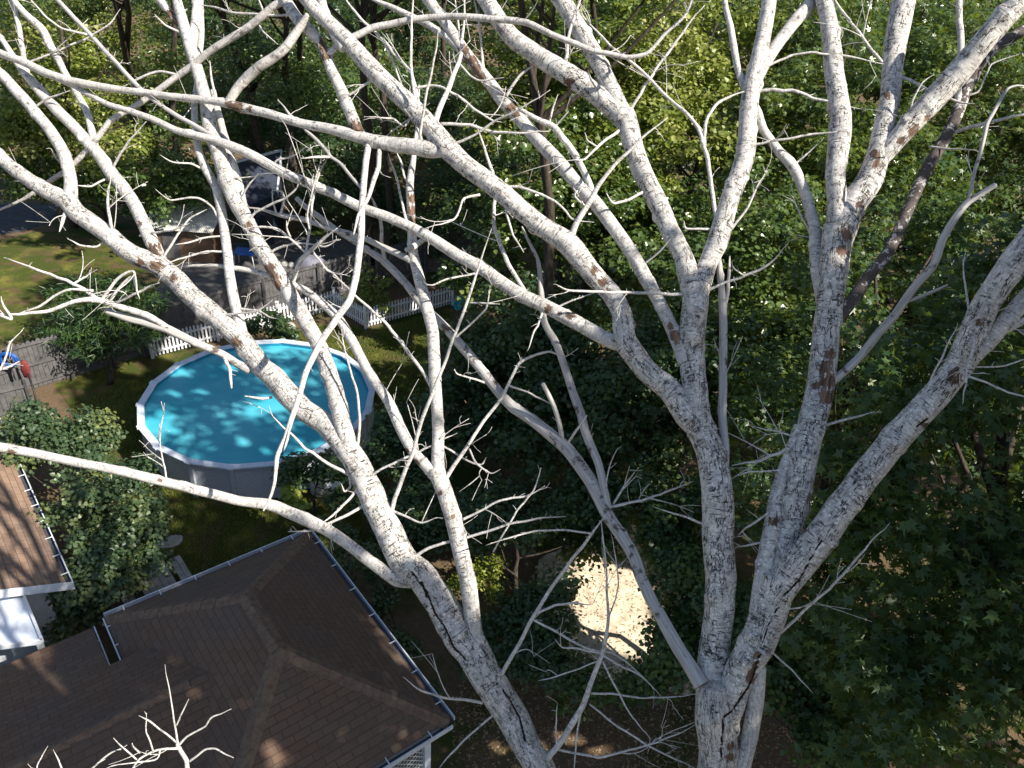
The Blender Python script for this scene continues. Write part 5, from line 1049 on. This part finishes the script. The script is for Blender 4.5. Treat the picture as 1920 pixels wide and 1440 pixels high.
MATS = {'R8': 'silver', 'R8b': 'silver', 'R9': 'silver', 'G1': 'silver', 'G1b': 'silver', 'U': 'silver', 'U2': 'silver', 'R5c': 'darkbark', 'X': 'silver', 'FB': 'silver', 'FN': 'silver', 'K2': 'silver', 'FM': 'silver', 'U3': 'silver', 'V': 'bark'}
stems = {}; order = []
for ln in STEMS.strip().splitlines():
    i, par, dd, pts = ln.split('|'); t0, t1 = map(float, dd.split())
    p = np.array([[float(v) for v in q.split(',')] for q in pts.split()]); stems[i] = dict(par=par, t0=t0, t1=t1, px=p); order.append(i)
def solve(i):
    s = stems[i]
    if 'W' in s: return
    p = s['px']; seg = np.r_[0, np.cumsum(np.hypot(*np.diff(p[:, :2], axis=0).T))]; f = seg/seg[-1]; t0, t1 = s['t0'], s['t1']
    if s['par'] in stems:
        solve(s['par']); q = stems[s['par']]; k = np.argmin(np.hypot(q['fine'][:, 0]-p[0, 0], q['fine'][:, 1]-p[0, 1])); tp = q['fine'][k, 3]; t1 = tp+(t1-t0); t0 = tp
    r_ = random.Random(i); amp = .06*min(1, seg[-1]/600)
    t = t0+(t1-t0)*f+amp*np.sin(f*7+r_.uniform(0, 6))*np.sin(math.pi*f)
    q4 = np.c_[p, t]; n = max(3, int(np.median(np.diff(seg))/3.0)) if p[:, 2].max() >= 18 else 5
    fine = catmull(q4, n); fine[:, 2] = np.maximum(fine[:, 2], 1.5)
    mw = p[:, 2].max(); fine[:, 2] *= .97 if mw > 44 else .92 if mw >= 24 else .86 if mw >= 14 else .74
    if i[0] == 'I': fine[:, 2] *= .8
    if p[-1, 2] < 9: g = np.clip((f_ := np.linspace(0, 1, len(fine)))-.75, 0, 1)*4; fine[:, 2] *= 1-.55*g
    s['fine'] = fine; W_ = np.array([P(a, b, d) for a, b, w_, d in fine]); s['R'] = R_ = fine[:, 2]*.5*fine[:, 3]/F
    v = np.r_[0, np.cumsum(np.linalg.norm(np.diff(W_, axis=0), axis=1))]; st = .30 if R_.max() > .05 else .17 if R_.max() > .02 else .085
    rs = np.random.RandomState(hash_(i)); kn = np.arange(0, v[-1]+2*st, st)+rs.uniform(-.3, .3, len(np.arange(0, v[-1]+2*st, st)))*st; off = rs.normal(0, 1, (len(kn), 3)); off[0] = 0
    a_ = (.045*R_+.0035)*np.clip(v/.15, 0, 1); s['W'] = W_+np.stack([np.interp(v, kn, off[:, j]) for j in range(3)], 1)*a_[:, None]
for i in order: solve(i)
def wobble(th, v, r, seed, k):
    """small swellings so that no outline is a clean cone"""
    rs = np.random.RandomState(seed); o_ = np.zeros(np.broadcast(th, v).shape)
    for j in range(k):
        m_ = rs.randint(0, 4); fr = rs.uniform(4, 34)*(1 if r > .03 else 2.2); o_ = o_+rs.uniform(.4, 1)/(1+fr*.05)*np.sin(fr*v+rs.uniform(0, 6))*np.cos(m_*th+rs.uniform(0, 6))
    return o_/math.sqrt(k)
SPUR = random.Random(77)
def stem_mesh(i, W_, R, px=None):
    rm = R.max(); n = 44 if rm > .09 else 28 if rm > .05 else 14 if rm > .022 else 8 if rm > .01 else 6
    sd = abs(hash_(i)) % 99991; k = len(W_); tn = np.gradient(W_, axis=0); tn /= np.linalg.norm(tn, axis=1)[:, None]
    v = np.r_[0, np.cumsum(np.linalg.norm(np.diff(W_, axis=0), axis=1))]
    u = np.cross(tn[0], (.3, .1, 1)); u /= np.linalg.norm(u); Us = []
    for a in tn: u = u-a*(u@a); u /= np.linalg.norm(u); Us.append(u)
    Us = np.array(Us); Vs = np.cross(tn, Us); th = np.arange(n)*2*math.pi/n; TH_, VV = np.meshgrid(th, v)
    amp = .07 if rm > .05 else .10 if rm > .02 else .13
    RR = R[:, None]*(1+amp*wobble(TH_, VV, rm, sd, 9))
    if rm > .022:   # knots
        rs = np.random.RandomState(sd+5)
        for _ in range(int(v[-1]*4.5)+1):
            v0 = rs.uniform(0, v[-1]); a0 = rs.uniform(0, 6.28); d2 = ((VV-v0)/(rm*rs.uniform(.25, .5)))**2+(np.angle(np.exp(1j*(TH_-a0)))/.5)**2; RR = RR+R[:, None]*rs.uniform(.05, .26)*np.exp(-d2)
    pos = W_[:, None, :]+RR[..., None]*(np.cos(TH_)[..., None]*Us[:, None, :]+np.sin(TH_)[..., None]*Vs[:, None, :])
    bk = np.stack([np.cos(TH_)*rm+sd % 13, np.sin(TH_)*rm+sd % 7, VV+0*TH_], -1)
    age = np.clip((R[:, None]-.03)/.075, 0, 1)+0*TH_
    peel = np.zeros_like(VV); crack = np.zeros_like(VV)
    key = i
    if px is not None and (key in PEEL or key in CRACK):
        q = pos.reshape(-1, 3)-CAM; t = q@FWD; x = (960+F*(q@CR)/t).reshape(VV.shape); y = (720-F*(q@CU)/t).reshape(VV.shape)
        nr = (pos-W_[:, None, :])/RR[..., None]; view = CAM-pos; view /= np.linalg.norm(view, axis=2)[..., None]; facing = (nr*view).sum(2) > -.15
        for cx, cy, r_ in PEEL.get(key, []): peel = np.maximum(peel, np.clip(1.0-.5*np.hypot(x-cx, y-cy)/(r_*.85), 0, 1)*facing)
        for pl in CRACK.get(key, []):
            for (x1, y1), (x2, y2) in zip(pl[:-1], pl[1:]):
                L2 = (x2-x1)**2+(y2-y1)**2; f = np.clip(((x-x1)*(x2-x1)+(y-y1)*(y2-y1))/L2, 0, 1); d = np.hypot(x-x1-f*(x2-x1), y-y1-f*(y2-y1))
                crack = np.maximum(crack, np.clip(1-d/4.6, 0, 1)*facing)
        dent = (peel > .52)*.03+crack*.10; pos = pos-nr*(dent*R[:, None])[..., None]
    V = pos.reshape(-1, 3); j = np.arange(n); A_ = [np.stack([a*n+j, a*n+(j+1) % n, (a+1)*n+(j+1) % n, (a+1)*n+j], 1) for a in range(k-1)]
    Fq = np.vstack(A_); V = np.vstack([V, W_[0][None], W_[-1]+tn[-1]*R[-1]*.5]); c0, c1 = len(V)-2, len(V)-1
    z = lambda a, f0, f1: np.r_[a.reshape(-1), f0, f1]
    Fc0 = np.stack([(j+1) % n, j, np.full(n, c0), np.full(n, c0)], 1); Fc1 = np.stack([(k-1)*n+j, (k-1)*n+(j+1) % n, np.full(n, c1), np.full(n, c1)], 1)
    return V, Fq, (Fc0[:, :3], Fc1[:, :3]), np.vstack([bk.reshape(-1, 3), bk[0, 0][None], bk[-1, 0][None]]), z(age, age[0, 0], age[-1, 0]), z(peel, 0, 0), z(crack, 0, 0)
def tri(V, Fq, caps): return np.vstack([Fq[:, [0, 1, 2]], Fq[:, [0, 2, 3]], *caps])
def build_stem(name, parts, mat, parent):
    Vs, Fs, B_, A_, Pe, Ck, o_ = [], [], [], [], [], [], 0
    for (i, W_, R, px) in parts:
        V, Fq, caps, bk, ag, pe, ck = stem_mesh(i, W_, R, px); Vs.append(V); Fs.append(tri(V, Fq, caps)+o_); o_ += len(V); B_.append(bk); A_.append(ag); Pe.append(pe); Ck.append(ck)
    me = npmesh(name, np.vstack(Vs), np.vstack(Fs), True, {'bk': ('FLOAT_VECTOR', np.vstack(B_)), 'age': ('FLOAT', np.concatenate(A_)), 'peel': ('FLOAT', np.concatenate(Pe)), 'crack': ('FLOAT', np.concatenate(Ck))})
    return link(name, me, M[mat], parent)
def spurs(i, W_, R, rate):
    """short side shoots and buds along a thin branch"""
    r_ = np.random.RandomState(hash_(i)+3); v = np.r_[0, np.cumsum(np.linalg.norm(np.diff(W_, axis=0), axis=1))]; out = []
    for q in range(r_.poisson(v[-1]*rate)):
        s = r_.uniform(.12, .97)*v[-1]; k = min(np.searchsorted(v, s), len(v)-1); a = W_[k]; tn = W_[min(k+1, len(W_)-1)]-W_[k-1]; tn /= np.linalg.norm(tn)+1e-9
        d = r_.normal(size=3); d -= tn*(d@tn)*.4; d = d/np.linalg.norm(d)*.8+tn*.75+np.array([0, 0, .2]); d /= np.linalg.norm(d)
        L = r_.choice([.022, .035, .06, .16, .34], p=[.34, .27, .18, .15, .06])*r_.uniform(.7, 1.3); rr_ = min(R[k]*.5, .0014+.0026*L/.3)
        nn = 3 if L < .08 else 7; t = np.linspace(0, 1, nn)[:, None]; cv = r_.normal(0, .28, 3)
        pts = a+(d*t+cv*t*t)*L; out.append((f'{i}s{q}', pts, rr_*(1-.55*t[:, 0])+.0008, None))
        if L > .1:
            for h in range(r_.randint(1, 4)):
                b = pts[r_.randint(2, nn)]; d3 = d+r_.normal(0, .7, 3); t2 = np.linspace(0, 1, 4)[:, None]; out.append((f'{i}t{q}{h}', b+(d3*t2+r_.normal(0, .2, 3)*t2*t2)*L*.45, .0018*(1-.4*t2[:, 0])+.0005, None))
    return out
base_xy = np.array([1.15, 4.6, 0.0])
dt = thing('bare_tree', base_xy, 'tall bare dead tree with peeling white bark spreading over the whole view', 'dead tree')
# the two stems and the low branch run on below the picture to one root crown
for i, via in (('L0', [(1.2, 4.2, 6.5), (1.15, 4.45, 2.5)]), ('R0', [(1.75, 4.05, 6.5), (1.3, 4.5, 2.5)]), ('R7', [(1.9, 4.15, 6.5), (1.4, 4.65, 2.5)])):
    s = stems[i]; w0 = s['W'][0]; ctl = np.array([base_xy-(0, 0, .2)]+[v for v in via[::-1]]+[w0]); rd = np.array([.42, .30, .24, s['R'][0]])*(1 if i != 'R7' else .55); rd[-1] = s['R'][0]
    ext = catmull(np.c_[ctl, rd], 26)[:-1]; s['W'] = np.vstack([ext[:, :3], s['W']]); s['R'] = np.r_[ext[:, 3], s['R']]
s = stems['IB']; w0 = s['W'][0]; l0 = stems['L0']['W']; a = l0[np.argmin(abs(l0[:, 2]-8.6))]; ctl = np.array([a, (a+w0)/2-(0, 0, .35), w0]); ext = catmull(np.c_[ctl, [.02, .016, s['R'][0]]], 14)[:-1]
s['W'] = np.vstack([ext[:, :3], s['W']]); s['R'] = np.r_[ext[:, 3], s['R']]
TR = ('L0', 'R0'); tw = []
root = np.array([]) 
wid = {i: stems[i]['px'][:, 2].max() for i in order}
rank = sorted([i for i in order if wid[i] < 20], key=lambda i: -np.sum(np.hypot(*np.diff(stems[i]['px'][:, :2], axis=0).T))*wid[i]); big = set(rank[:96])
for i in order:
    s = stems[i]; nm = 'trunk' if i in TR else 'limb' if wid[i] >= 20 else 'branch' if i in big else None
    px = True; mt = MATS.get(i, 'bark')
    if nm: build_stem(nm, [(i, s['W'], s['R'], px)], mt, dt)
    else: tw.append((i, s['W'], s['R'], px))
    rate = .5 if wid[i] >= 30 else 3.2 if wid[i] >= 18 else 3.0 if i[0] == 'I' else 8.0
    tw += spurs(i, s['W'][-len(s['fine']):], s['R'][-len(s['fine']):], rate)
o_ = build_stem('twigs', tw, 'bark', dt); o_['kind'] = 'stuff'
print('stems', len(order), 'twigs', len(tw))
